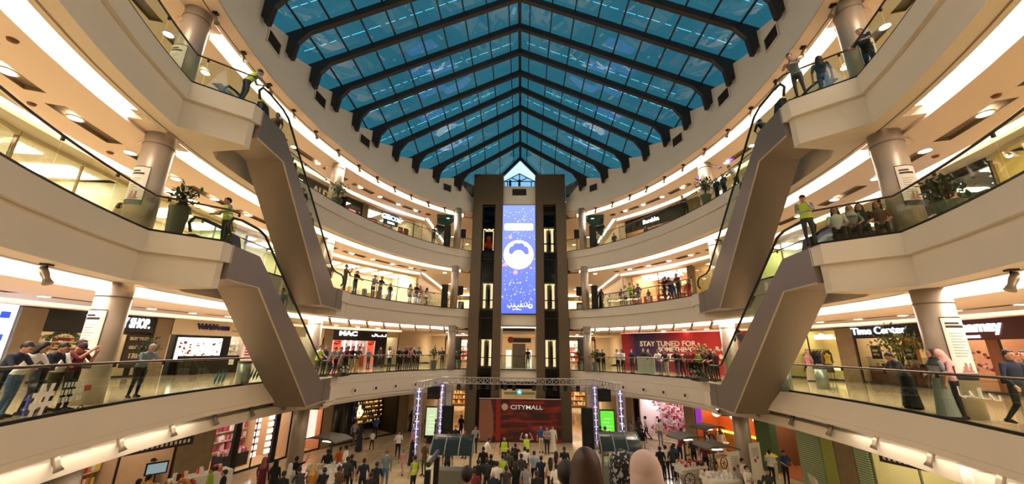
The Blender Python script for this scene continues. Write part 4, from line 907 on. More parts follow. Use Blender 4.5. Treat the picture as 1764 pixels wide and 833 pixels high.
# ================================================================ people: one body mesh per pose, shared by the figures in that pose
import numpy as np
def fuse(me, vs):
    o = bpy.data.objects.new('tmp', me); COL.objects.link(o); rm = o.modifiers.new('r', 'REMESH'); rm.mode = 'VOXEL'; rm.voxel_size = vs; sm = o.modifiers.new('s', 'SMOOTH'); sm.factor = .5; sm.iterations = 6
    dg = bpy.context.evaluated_depsgraph_get(); dg.update(); m2 = bpy.data.meshes.new_from_object(o.evaluated_get(dg)); COL.objects.unlink(o); bpy.data.objects.remove(o)
    m2.polygons.foreach_set('use_smooth', [True]*len(m2.polygons)); m2.materials.clear(); m2.name = me.name; return m2
def build_pose(name, lean=0., el=None, wr=None, knee=None, ank=None, sit=False, headtilt=0., curl=.35):
    lz = .93
    def U(p):                                               # bends the upper body forward about the hips
        p = Vector(p)
        if p.z <= lz: return p
        q = p-Vector((0, 0, lz)); k = min(1, q.z/.12); return Vector((0, 0, lz))+Matrix.Rotation(-R(lean)*k, 3, 'X') @ q
    el = el or [(-.26, -.02, 1.12), (.26, -.02, 1.12)]; wr = wr or [(-.27, .06, .87), (.27, .06, .87)]
    knee = knee or [(-.10, .02, .50), (.10, .02, .50)]; ank = ank or [(-.10, -.02, .09), (.10, -.02, .09)]
    mb = MB(); seg = []
    def limb(a, b, ra, rb, mi, n=10):
        a, b = Vector(a), Vector(b); mb.tube([a, a.lerp(b, .5), b], [ra, (ra+rb)/2*1.04, rb], n); mb.ball(a, ra, 10, 6); mb.ball(b, rb, 10, 6); seg.append((a, b, ra, rb, mi))
    rings = [(.80, .15, .115), (.88, .17, .125), (.97, .165, .12), (1.08, .145, .105), (1.2, .16, .115), (1.31, .18, .12), (1.39, .175, .105), (1.44, .11, .08), (1.48, .06, .06)]
    v = []; f = []; n = 20
    for z, a, b in rings: v += [tuple(U((a*math.cos(2*math.pi*k/n), b*math.sin(2*math.pi*k/n), z))) for k in range(n)]
    for i in range(len(rings)-1): f += [(i*n+k, i*n+(k+1) % n, (i+1)*n+(k+1) % n, (i+1)*n+k) for k in range(n)]
    f += [tuple(range(n-1, -1, -1)), tuple((len(rings)-1)*n+k for k in range(n))]; mb.add(v, f)
    seg += [(U((-.08, 0, 1.02)), U((.08, 0, 1.02)), .12, .12, 1), (U((0, 0, 1.1)), U((0, 0, 1.4)), .14, .13, 1), (Vector((-.07, 0, .88)), Vector((.07, 0, .88)), .12, .12, 3)]
    for s in (0, 1):
        x = -1 if s == 0 else 1; hip = Vector((x*.085, 0, .88)); sh = U((x*.185, 0, 1.395))
        limb(hip, knee[s], .088, .058, 3); limb(knee[s], ank[s], .056, .038, 3)
        a = Vector(ank[s]); fd = Vector((x*.15, 1, 0)).normalized(); hz = a.z-.09
        mb.tube([a+Vector((0, -.05, -.045)), a+fd*.06+Vector((0, 0, -.045)), a+fd*.16+Vector((0, 0, -.06))], [.042, .046, .03], 8); mb.ball(a+Vector((0, -.05, -.045)), .044, 8, 5); mb.ball(a+fd*.165+Vector((0, 0, -.06)), .031, 8, 5)
        seg.append((a+Vector((0, -.05, -.05)), a+fd*.17+Vector((0, 0, -.06)), .05, .035, 4))
        e, w = Vector(el[s]), Vector(wr[s]); limb(sh, e, .056, .042, 1); limb(e, w, .04, .028, 2)
        d = (w-e).normalized(); up = Vector((0, 0, 1)); sd = d.cross(up); sd = sd.normalized() if sd.length > .1 else Vector((0, 1, 0)); nn = sd.cross(d)
        pc = w+d*.05; mb.tube([w, w+d*.04, w+d*.085], [.027, .036, .034], 8)
        for i, (o, l) in enumerate(((-.03, .06), (-.010, .072), (.011, .068), (.031, .052))):
            b0 = w+d*.08+sd*o; b1 = b0+d*l*.55-nn*.012; b2 = b1+d*l*.35-nn*l*curl; mb.tube([b0, b1, b2], [.011, .0105, .009], 6)
        t0 = w+d*.025+sd*(-x*.03); mb.tube([t0, t0+d*.03+sd*(-x*.025), t0+d*.06+sd*(-x*.03)-nn*.012], [.013, .012, .010], 6)
        seg.append((w+d*.03, w+d*.13, .04, .04, 0))
    hc = U((0, .02, 1.6)); T = Matrix.Rotation(-R(lean)*.75-R(headtilt), 3, 'X')
    H = lambda p: hc+T @ Vector(p)
    hv = MB(); hv.ball((0, 0, .01), .108, 20, 14, sx=.74, sy=.92, sz=1.08); hv.ball((0, .03, -.065), .06, 14, 8, sx=.9, sy=.95, sz=.8); hv.tube([(0, .09, .02), (0, .118, -.018), (0, .098, -.03)], [.009, .016, .01], 8)
    for s in (-1, 1): hv.ball((s*.08, -.005, -.01), .024, 8, 6, sx=.5, sy=.8, sz=1.2)
    hv.ball((0, .098, -.062), .016, 8, 5, sx=1.4, sy=.5, sz=.6)
    mb.add([tuple(H(p)) for p in hv.v], hv.f)
    mb.tube([U((0, 0, 1.42)), U((0, .005, 1.5)), H((0, -.01, -.06))], [.062, .054, .056], 10)
    seg += [(H((0, 0, -.05)), H((0, 0, .06)), .09, .09, 0), (U((0, .0, 1.47)), H((0, 0, -.08)), .05, .055, 0)]
    me = mb.mesh('person_'+name, []); o = bpy.data.objects.new('tmp', me); COL.objects.link(o); rm = o.modifiers.new('r', 'REMESH'); rm.mode = 'VOXEL'; rm.voxel_size = .0105; sm = o.modifiers.new('s', 'SMOOTH'); sm.factor = .5; sm.iterations = 2
    dg = bpy.context.evaluated_depsgraph_get(); dg.update(); me2 = bpy.data.meshes.new_from_object(o.evaluated_get(dg)); COL.objects.unlink(o); bpy.data.objects.remove(o); me2.name = 'person_'+name
    nf = len(me2.polygons); c = np.empty(nf*3); me2.polygons.foreach_get('center', c); c = c.reshape(-1, 3); best = np.full(nf, 9.); idx = np.zeros(nf, int)
    for a, b, ra, rb, mi in seg:
        a, b = np.array(a), np.array(b); d = b-a; t = np.clip(((c-a)@d)/(d@d), 0, 1); dist = np.linalg.norm(c-(a+t[:, None]*d), axis=1)-(ra+(rb-ra)*t); k = dist < best; best[k] = dist[k]; idx[k] = mi
    me2.materials.clear()
    for i in range(5): me2.materials.append(SKIN)
    me2.polygons.foreach_set('material_index', idx.astype(np.int32)); me2.polygons.foreach_set('use_smooth', [True]*nf); me2.update()
    # hair, clothes and small features that belong to this pose
    parts = {}
    def headmesh(nm, hb): 
        hb.v = [tuple(H(p)) for p in hb.v]; parts[nm] = hb
    b = MB(); b.ball((0, -.03, .034), .112, 20, 14, sx=.8, sy=.95, sz=1.0); b.ball((0, .03, .085), .06, 12, 8, sx=1.05, sy=.95, sz=.6); headmesh('short', b)
    b = MB(); b.ball((0, -.034, .03), .122, 20, 14, sx=.84, sy=.94, sz=1.04); b.tube([(0, -.05, .03), (0, -.07, -.08), (0, -.085, -.2), (0, -.09, -.32), (0, -.085, -.44)], [.1, .108, .112, .105, .06], 16)
    for q in (-1, 1): b.tube([(q*.07, -.01, .06), (q*.088, -.015, -.08), (q*.095, -.03, -.2), (q*.09, -.04, -.32)], [.035, .036, .034, .016], 8)
    headmesh('long', b)
    b = MB(); b.ball((0, -.034, .025), .124, 20, 14, sx=.83, sy=.93, sz=1.04); b.ball((0, .0, -.085), .085, 14, 10, sx=1, sy=1, sz=.9)
    b.tube([(0, -.05, .0), (0, -.055, -.08), (0, -.05, -.15), (0, -.035, -.22), (0, -.02, -.3)], [.105, .112, .13, .16, .19], 20)
    headmesh('scarf', b)
    b = MB(); b.ball((0, -.005, .045), .114, 20, 12, sx=.79, sy=.95, sz=.85); b.f = [q for q in b.f if not all(b.v[i][2] < .03 for i in q)]; b.box((0, .12, .045), (.13, .09, .012)); headmesh('cap', b)
    b = MB()
    for s in (-1, 1): b.ball((s*.031, .089, .012), .011, 8, 6)
    b.box((-.031, .096, .034), (.034, .008, .006)); b.box((.031, .096, .034), (.034, .008, .006)); headmesh('eyes', b)
    b = MB(); b.ball((0, .058, -.05), .058, 14, 8, sx=1.05, sy=.85, sz=.8); headmesh('mask', b)
    def shell(rr, nm, top=None):
        b = MB(); n = 20; v = []; f = []
        for z, a, c_ in rr: v += [tuple(U((a*math.cos(2*math.pi*k/n), c_*math.sin(2*math.pi*k/n), z))) for k in range(n)]
        for i in range(len(rr)-1): f += [(i*n+k, i*n+(k+1) % n, (i+1)*n+(k+1) % n, (i+1)*n+k) for k in range(n)]
        b.add(v, f); return b
    parts['vest'] = shell([(.9, .185, .14), (1.08, .165, .125), (1.2, .178, .132), (1.31, .2, .138), (1.385, .19, .12), (1.43, .13, .1)], 'vest')
    b = shell([(1.06, .170, .129), (1.11, .172, .131)], 'band'); parts['band'] = b
    b = MB(); n = 24; v = []; rr = [(.06, .25, .22), (.3, .22, .19), (.6, .19, .165), (.9, .185, .15), (1.05, .17, .13), (1.3, .2, .14), (1.42, .15, .11)] ; f = []
    for z, a, c_ in rr: v += [tuple(U((a*math.cos(2*math.pi*k/n)*(1+.05*math.sin(k*2.3)*(z < .7)), c_*math.sin(2*math.pi*k/n)*(1+.05*math.cos(k*1.9)*(z < .7)), z))) for k in range(n)]
    for i in range(len(rr)-1): f += [(i*n+k, i*n+(k+1) % n, (i+1)*n+(k+1) % n, (i+1)*n+k) for k in range(n)]
    b.add(v, f); parts['robe'] = b
    b = MB(); b.add([p for p in v[:4*n]], [q for q in f[:3*n]]); parts['skirt'] = b
    w = Vector(wr[1]); e = Vector(el[1]); d = (w-e).normalized(); b = MB(); pc = w+d*.12; b.box(tuple(pc+Vector((0, .015, .02))), (.07, .012, .14)); parts['phone'] = b
    b = MB(); b.prism([(-.14, 1.02), (.14, 1.02), (.13, 1.38), (-.13, 1.38)], lambda x, z, k: tuple(U((x, -.13 if k else -.25, z)))); parts['backpack'] = b
    b = MB(); w = Vector(wr[0]); b.box((w.x, w.y+.02, w.z-.3), (.12, .28, .3)); b.tube([(w.x, w.y-.07, w.z-.16), (w.x, w.y+.02, w.z-.06), (w.x, w.y+.11, w.z-.16)], .008, 5); parts['bag'] = b
    out = {k: q.mesh('person_'+k, [], k not in ('phone', 'backpack', 'bag')) for k, q in parts.items()}
    for k in ('short', 'long', 'scarf'): out[k] = fuse(out[k], .009 if k == 'short' else .011)
    return me2, out
def cloth(c): return mat('cloth_'+c[1:], c, .85)
SKIN = mat('skin', '#b88468', .55); HAIRM = {'black': mat('hair_black', '#15110f', .6), 'brown': mat('hair_brown', '#3c2014', .5), 'grey': mat('hair_grey', '#8c8880', .6)}
POSE = {}
PD = dict(
    stand=dict(), stride=dict(knee=[(-.1, .16, .5), (.1, -.02, .5)], ank=[(-.1, .2, .11), (.1, -.3, .16)], el=[(-.26, -.1, 1.13), (.26, .06, 1.13)], wr=[(-.26, -.06, .88), (.26, .22, .93)], lean=3),
    lean=dict(lean=28, el=[(-.24, .36, 1.12), (.24, .36, 1.12)], wr=[(-.1, .5, 1.1), (.1, .52, 1.12)], ank=[(-.12, -.1, .09), (.12, -.04, .09)], knee=[(-.1, -.02, .5), (.1, .04, .5)], headtilt=8),
    rest=dict(lean=8, el=[(-.27, .16, 1.16), (.27, .16, 1.16)], wr=[(-.2, .38, 1.08), (.2, .38, 1.08)], headtilt=10),
    film=dict(el=[(-.25, .14, 1.2), (.25, .2, 1.26)], wr=[(-.06, .34, 1.4), (.08, .36, 1.5)], headtilt=-3),
    crossed=dict(el=[(-.25, .1, 1.14), (.25, .1, 1.14)], wr=[(-.02, .2, 1.14), (.04, .24, 1.19)]),
    chin=dict(el=[(-.2, .18, 1.14), (.24, .12, 1.12)], wr=[(-.04, .2, 1.38), (.0, .22, 1.1)]),
    wave=dict(el=[(-.26, -.02, 1.14), (.4, .06, 1.48)], wr=[(-.2, .1, .95), (.5, .1, 1.74)]),
    armsup=dict(el=[(-.4, .04, 1.42), (.4, .04, 1.42)], wr=[(-.3, .12, 1.66), (.3, .12, 1.66)]),
    sit=dict(knee=[(-.12, .42, .5+.4), (.12, .42, .5+.4)], ank=[(-.12, .46, .09+.4), (.12, .46, .09+.4)], wr=[(-.12, .3, .98), (.12, .3, .98)], el=[(-.25, .06, 1.14), (.25, .06, 1.14)]))
def person(pose, loc, rz, top='#222222', bot='#1c1c22', hair='short', hc='black', label='', skin='#b88468', sleeves=None, shoes='#1a1614', extra=(), s=1., scarf='#c8b8ac', robe=None, group=None):
    if pose not in POSE: POSE[pose] = build_pose(pose, **PD[pose])
    me, parts = POSE[pose]
    o = bpy.data.objects.new('person', me); COL.objects.link(o); o.location = loc; o.rotation_euler.z = rz; o.scale = (s*.96, s*.96, s*.955)
    o['label'] = label; o['category'] = 'person'
    if group: o['group'] = group
    if robe: top = bot = sleeves = robe
    top_m = cloth(top); sk = mat('skin_'+skin[1:], skin, .55)
    for i, m in enumerate((sk, top_m, cloth(sleeves) if sleeves else sk, cloth(bot), cloth(shoes))): o.material_slots[i].link = 'OBJECT'; o.material_slots[i].material = m
    def part(nm, key, m):
        me_ = parts[key]
        if not len(me_.materials): me_.materials.append(SKIN)
        c = bpy.data.objects.new(nm, me_); COL.objects.link(c); c.parent = o; c.material_slots[0].link = 'OBJECT'; c.material_slots[0].material = m
    if hair in ('short', 'long'): part('hair', hair, HAIRM[hc])
    elif hair == 'scarf': part('headscarf', 'scarf', scarf if not isinstance(scarf, str) else cloth(scarf))
    elif hair == 'cap': part('cap', 'cap', cloth(scarf))
    part('eyes', 'eyes', HAIRM['black'])
    if robe: part('robe', 'robe', cloth(robe))
    for e in extra:
        if e == 'vest': part('safety_vest', 'vest', mat('hi_vis', '#b8d820', .6)); part('reflective_band', 'band', mat('reflective', '#d8dcd8', .3))
        elif e == 'mask': part('face_mask', 'mask', mat('mask_cloth', '#dfe8ec', .8))
        elif e == 'phone': part('phone', 'phone', BLACK)
        elif e == 'backpack': part('backpack', 'backpack', cloth('#1c1c20'))
        elif e == 'bag': part('handbag', 'bag', cloth('#e4dccf'))
        elif e.startswith('skirt'): part('skirt', 'skirt', cloth(e[5:]))
    return o
CN = {'#141416': 'black', '#1c2438': 'navy', '#2c4c8c': 'blue', '#4a6488': 'denim blue', '#e8e4dc': 'white', '#8c8c90': 'grey', '#c8b898': 'beige', '#702430': 'maroon', '#d86820': 'orange', '#d8a020': 'yellow', '#c89098': 'pink', '#3c4c4c': 'teal', '#4c4a2c': 'olive', '#5c3c2c': 'brown', '#a82828': 'red', '#3c2c50': 'purple', '#a8c840': 'lime', '#343438': 'charcoal', '#98a8b8': 'pale blue', '#6c7c84': 'grey blue'}
C_ = {v: k for k, v in CN.items()}
LABS = {}
def proj(p): v = Vector(p)-EYE; return 882+FPX*v.dot(RT)/v.dot(FW), 416.5-FPX*v.dot(UP)/v.dot(FW)
def at_rail(px, lv, side, off):
    F = LV[lv]['F']; best = None
    for i in range(-450, 690):
        p = E3(i/10, off, F+1.2, side)
        if (Vector(p)-EYE).dot(FW) < .5: continue
        e = abs(proj(p)[0]-px)
        if best is None or e < best[0]: best = (e, i/10)
    return best[1]
DO = dict(stand='standing', stride='walking', lean='leaning', rest='holding the rail', film='filming', crossed='with folded arms', chin='hand at mouth', wave='one arm raised', armsup='both arms raised', sit='seated')
people = []
def row(where, pose, loc, rz, top, bot, hair='short', extra=(), who=None, px=0, **k):
    who = who or ('woman' if hair in ('long', 'scarf') or k.get('robe') else 'person')
    bits = '%s %s, %s top%s' % (who, DO[pose], top, '' if k.get('robe') or any(e.startswith('skirt') for e in extra) else ', %s trousers' % bot)
    if k.get('robe'): bits = '%s %s in %s robe' % (who, DO[pose], CN.get(k['robe'], 'dark'))
    if 'vest' in extra: bits = '%s %s in lime safety vest' % (who, DO[pose])
    if 'backpack' in extra: bits += ', backpack'
    if hair == 'scarf' and not k.get('robe'): bits += ', headscarf'
    people.append((bits, where, px or proj(loc)[0], dict(pose=pose, loc=loc, rz=rz, top=C_.get(top, top), bot=C_.get(bot, bot), hair=hair, extra=extra, **k)))
def rail(lv, side, px, pose='rest', top='black', bot='navy', hair='short', extra=(), off=None, turn=None, where=None, **k):
    off = off if off is not None else {'lean': .72, 'rest': .52}.get(pose, .6)
    t = at_rail(px, lv, side, off); x, y = E(t, off, side); n = nrm(t, side); rz = math.atan2(-n.x, n.y)
    if turn is not None: rz += R(turn)
    nm = {1: 'first', 2: 'second', 3: 'top'}[lv]
    row(where or 'on the %s gallery, %s' % (nm, SD[side]), pose, (x, y, LV[lv]['F']+.002), rz, top, bot, hair, extra, px=px, **k)
def ground(px, py, pose='stand', top='black', bot='charcoal', hair='short', face=180, extra=(), h=1.62, where='on the ground floor', z=0, **k):
    s = k.get('s', 1.); p = pix(px, py, z+h*s); row(where, pose, (p.x, p.y, z+.002), R(face), top, bot, hair, extra, px=px, **k)
ORD = ['leftmost', 'second', 'third', 'fourth', 'fifth', 'sixth', 'seventh', 'eighth', 'ninth', 'tenth', 'eleventh', 'twelfth', 'thirteenth', 'fourteenth', 'fifteenth', 'sixteenth', 'seventeenth', 'eighteenth', 'nineteenth', 'twentieth']
def flush_people():
    by = {}
    for q in people: by.setdefault((q[0], q[1]), []).append(q)
    for (b, w), l in by.items():
        l.sort(key=lambda q: q[2])
        for i, (bits, where, px, k) in enumerate(l):
            lab = bits+' '+where
            if len(l) > 1: lab += ', %s from left' % ORD[i] if i else ', leftmost'
            if len(lab.replace(',', '').split()) > 16: lab = lab.replace(', headscarf', '').replace(' trousers', '')
            person(label=lab, **k)
# ---- first gallery, left
L, RT_ = -1, 1
rail(1, L, 6, 'lean', 'navy', 'black', off=.75); rail(1, L, 36, 'lean', 'white', 'denim blue', 'long', off=.8); rail(1, L, 74, 'lean', 'navy', 'black', off=.75)
rail(1, L, 106, 'lean', 'white', 'olive', 'cap', scarf='#3a1c22', off=.7); rail(1, L, 133, 'film', 'maroon', 'black', 'short', off=.45)
rail(1, L, 247, 'lean', 'grey blue', 'black', hc='grey', off=.75, turn=-25, sleeves='#6c7c84')
for px, po, a, b, k in ((549, 'rest', 'white', 'charcoal', dict(extra=('vest',))), (560, 'stand', 'charcoal', 'black', {}), (570, 'lean', 'grey', 'charcoal', {}), (580, 'lean', 'grey blue', 'navy', dict(sleeves='#6c7c84')), (590, 'lean', 'pink', 'beige', {}), (597, 'rest', 'maroon', 'black', {}),
    (606, 'rest', 'black', 'beige', {}), (616, 'rest', 'olive', 'beige', dict(hair='cap', scarf='#4c4a2c')), (672, 'film', 'white', 'black', dict(hair='long')), (686, 'rest', 'black', 'black', {}), (692, 'lean', 'charcoal', 'black', {}), (699, 'rest', 'black', 'navy', {}), (706, 'rest', 'pink', 'charcoal', dict(hair='long')), (713, 'stand', 'black', 'charcoal', dict(off=.8)), (720, 'rest', 'teal', 'black', {})):
    rail(1, L, px, po, a, b, **k)
rail(1, L, 636, 'stand', 'teal', 'black', off=4.5, s=.9); rail(1, L, 655, 'stride', 'charcoal', 'navy', off=5.2); rail(1, L, 762, 'stand', 'black', 'black', off=2.0)
# ---- first gallery, right
rail(1, 1, 1742, 'stride', 'navy', 'black', off=1.0, turn=100, sleeves='#1c2438', who='man'); rail(1, 1, 1775, 'stand', 'charcoal', 'black', off=1.6)
rail(1, 1, 1556, 'lean', 'charcoal', 'black', 'short', extra=('skirt#15151a',), off=.75, who='woman'); rail(1, 1, 1612, 'stand', 'grey', 'grey', 'scarf', extra=('skirt#8c8c88',), scarf='#2a2a2c', off=.34); rail(1, 1, 1632, 'rest', 'pink', 'black', 'scarf', extra=('phone',), scarf='#d8a49c')
rail(1, 1, 1392, 'stand', 'pink', 'beige', 'scarf', extra=('skirt#c8bca8',), scarf='#c8a0a0', off=6.5, where='before the clothes shop window')
for px, po, a, b, k in ((1030, 'stand', 'black', 'black', {}), (1039, 'rest', 'black', 'black', {}), (1064, 'rest', 'white', 'black', {}), (1073, 'rest', 'white', 'black', dict(hair='long')), (1088, 'stand', 'navy', 'charcoal', dict(off=1.0)), (1109, 'stand', 'black', 'black', dict(off=1.1, s=1.04)), (1117, 'stand', 'charcoal', 'black', dict(off=1.1, s=1.02)),
    (1136, 'rest', 'white', 'denim blue', {}), (1147, 'rest', 'charcoal', 'beige', {}), (1165, 'rest', 'black', 'denim blue', {}), (1174, 'lean', 'black', 'navy', {}), (1183, 'stand', 'charcoal', 'maroon', dict(off=1.2)), (1190, 'rest', 'red', 'black', {}), (1198, 'rest', 'maroon', 'black', {}), (1205, 'rest', 'lime', 'black', {}), (1215, 'lean', 'charcoal', 'black', dict(s=1.05)), (1225, 'rest', 'black', 'black', dict(hair='long')), (1233, 'stand', 'maroon', 'black', dict(off=.9))):
    rail(1, 1, px, po, a, b, **k)
# ---- second gallery, left
rail(2, L, 207, 'stand', 'beige', 'brown', 'long', off=2.2, s=.8, where='behind the near left column, second gallery')
def onfloor(lv, px, py, *a, **k):
    p = pix(px, py, LV[lv]['F']); s = k.get('s', 1.); face = k.pop('face', 0); where = k.pop('where'); hair = k.pop('hair', 'short'); ex = k.pop('extra', ()); row(where, a[0], (p.x, p.y, p.z+.002), R(face), a[1], a[2], hair, ex, px=px, **k)
row('beside the tall grey planter', 'crossed', (-10.62, 11.0, F2+.002), R(-110), 'teal', 'navy', 'scarf', (), px=343, scarf='#7c3030', s=.86)
row('on the left landing, second gallery', 'rest', (-9.62, 12.0-.35, F2+.002), R(150), 'grey', 'charcoal', 'short', ('vest',), px=400, who='guard')
row('beside the guard on the left landing', 'stand', (-9.95, 12.35-.3, F2+.002), R(-20), 'white', 'charcoal', 'scarf', (), px=412, scarf='#d0a8b0', s=.93)
for px, po, a, b, k in ((613, 'rest', 'black', 'denim blue', {}), (644, 'rest', 'grey', 'navy', {}), (656, 'rest', 'black', 'denim blue', {}), (673, 'stand', 'black', 'grey', dict(s=.86, off=1.0)), (707, 'stand', 'beige', 'brown', dict(off=1.0, hair='long')), (717, 'rest', 'black', 'grey', {}), (724, 'stand', 'red', 'grey', dict(off=1.1)), (735, 'stride', 'beige', 'black', dict(off=1.5, turn=90, hair='long'))):
    rail(2, L, px, po, a, b, **k)
row('at the foot of the upper left escalator', 'stand', (-11.0, 21.3, F2+.002), R(170), 'black', 'black', px=568)
row('at the foot of the upper left escalator, olive', 'film', (-10.3, 21.9, F2+.002), R(-90), 'olive', 'olive', px=584)
# ---- second gallery, right
for px, po, a, b, k in ((1035, 'stand', 'black', 'black', dict(robe='#141416', hair='scarf', scarf='#141416')), (1049, 'stand', 'white', 'beige', dict(s=.68, off=1.0)), (1070, 'stand', 'charcoal', 'maroon', dict(off=1.0, s=.9)), (1077, 'stand', 'white', 'black', dict(off=.8)), (1087, 'rest', 'lime', 'olive', dict(s=1.05)), (1092, 'stand', 'black', 'red', dict(off=1.3)), (1099, 'stand', 'purple', 'denim blue', dict(off=.8)), (1116, 'stand', 'teal', 'white', dict(s=.7, off=1.0)),
    (1143, 'armsup', 'black', 'charcoal', {}), (1153, 'lean', 'black', 'blue', dict(s=1.05)), (1159, 'lean', 'blue', 'blue', {}), (1168, 'rest', 'charcoal', 'purple', dict(s=1.03, hc='black')), (1186, 'stand', 'maroon', 'red', dict(off=2.5))):
    rail(2, 1, px, po, a, b, **k)
row('on the right landing, second gallery', 'chin', (9.05, 11.62-.3, F2+.002), R(150), 'grey blue', 'charcoal', 'cap', ('vest',), px=1397, who='guard', scarf='#141416', sleeves='#a8a0b0')
for px, top, hr, sc in ((1449, 'white', 'long', None), (1475, 'grey', 'scarf', '#b8aca4'), (1492, 'black', 'long', None), (1524, 'brown', 'long', None)):
    p = pix(px, 412-(px-1449)*.1, F2); k = dict(scarf=sc) if sc else {}
    n = Vector((p.x-EYE.x, p.y-EYE.y, 0)).normalized()*1.0; b_ = MB(); 
    row('on a stool behind the right landing', 'sit', (p.x+n.x, p.y+n.y, F2-.38+.002), math.atan2(n.x, -n.y), top, 'black', hr, (), px=px, **k)
    b_.lathe((0, 0, 0), [(.2, 0), (.2, .3), (.22, .42), (.2, .46)], 16); st = b_.obj('low_stool', mat('stool_grey', '#5c5650', .7), label='low round stool under the seated woman in %s' % (top), category='stool'); st.location = (p.x+n.x, p.y+n.y, F2+.002); st.scale.z = .8
rail(2, 1, 1634, 'stride', 'pink', 'black', 'long', off=1.6, turn=-80, extra=('bag',))
# ---- top gallery
row('at the corner of the left top landing', 'lean', (-9.55, 11.2-.15, F3+.002), R(-35), 'grey', 'charcoal', 'short', ('vest',), px=450, who='guard')
for px, po, a, b, k in ((660, 'stand', 'black', 'black', dict(off=3.6)), (673, 'stand', 'charcoal', 'black', dict(off=3.6)), (688, 'stand', 'maroon', 'black', dict(off=3.4)), (694, 'stand', 'black', 'black', dict(off=3.8)), (747, 'rest', 'black', 'black', {})):
    rail(3, L, px, po, a, b, **k)
row('on the right top landing', 'lean', (9.45, 11.25-.3, F3+.002), R(145-20), 'grey blue', 'charcoal', px=1362, who='man')
row('near the right top landing', 'stand', (10.35, 11.0, F3+.002), R(-30), 'charcoal', 'denim blue', 'long', px=1422)
row('behind the near right column, top gallery', 'rest', (10.85, 9.85, F3+.002), R(100), 'black', 'black', px=1468)
for px, po, a, b, k in ((1180, 'lean', 'black', 'black', dict(turn=20)), (1234, 'stand', 'black', 'black', dict(off=.8)), (1246, 'stand', 'charcoal', 'black', dict(off=.8)), (1266, 'lean', 'white', 'charcoal', {}), (1113, 'stand', 'navy', 'black', dict(off=3.0, hair='long')), (1058, 'stand', 'black', 'black', dict(off=2.5))):
    rail(3, 1, px, po, a, b, **k)
# ---- riders on the escalators
def rider(side, Fl, Fu, s, top, bot, where, pose='stand', hair='short', up=True, **k):
    A, B = Vector((side*9.1, 11.5)), Vector((side*9.95, 20.4)); T = (B-A).normalized(); N = Vector((T.y, -T.x))*side; q = A+T*s+N*.7
    i = int((s-1.6)/(6.7/17)); z = Fu-(i+.5)*(Fu-Fl)/17+.022
    rz = math.atan2(-T.x, T.y)+(math.pi if up else 0)
    row(where, pose, (q.x, q.y, z), rz, top, bot, hair, **k)
for s, a, b in ((2.0, 'brown', 'black'), (3.6, 'black', 'black'), (5.0, 'charcoal', 'black'), (6.0, 'grey', 'black')): rider(-1, F2, F3, s, a, b, 'on the upper left escalator')
rider(1, F2, F3, 2.2, 'black', 'black', 'near the top of the upper right escalator', 'lean', up=False); rider(1, F2, F3, 4.4, 'charcoal', 'black', 'halfway on the upper right escalator')
rider(1, F1, F2, 6.9, 'black', 'black', 'low on the lower right escalator', 'lean', up=False); rider(-1, F1, F2, 4.8, 'grey', 'charcoal', 'on the lower left escalator')
row('beside the booth under the screen', 'stand', (.8, 37.4, F1+.002), R(160), 'black', 'black', px=905)
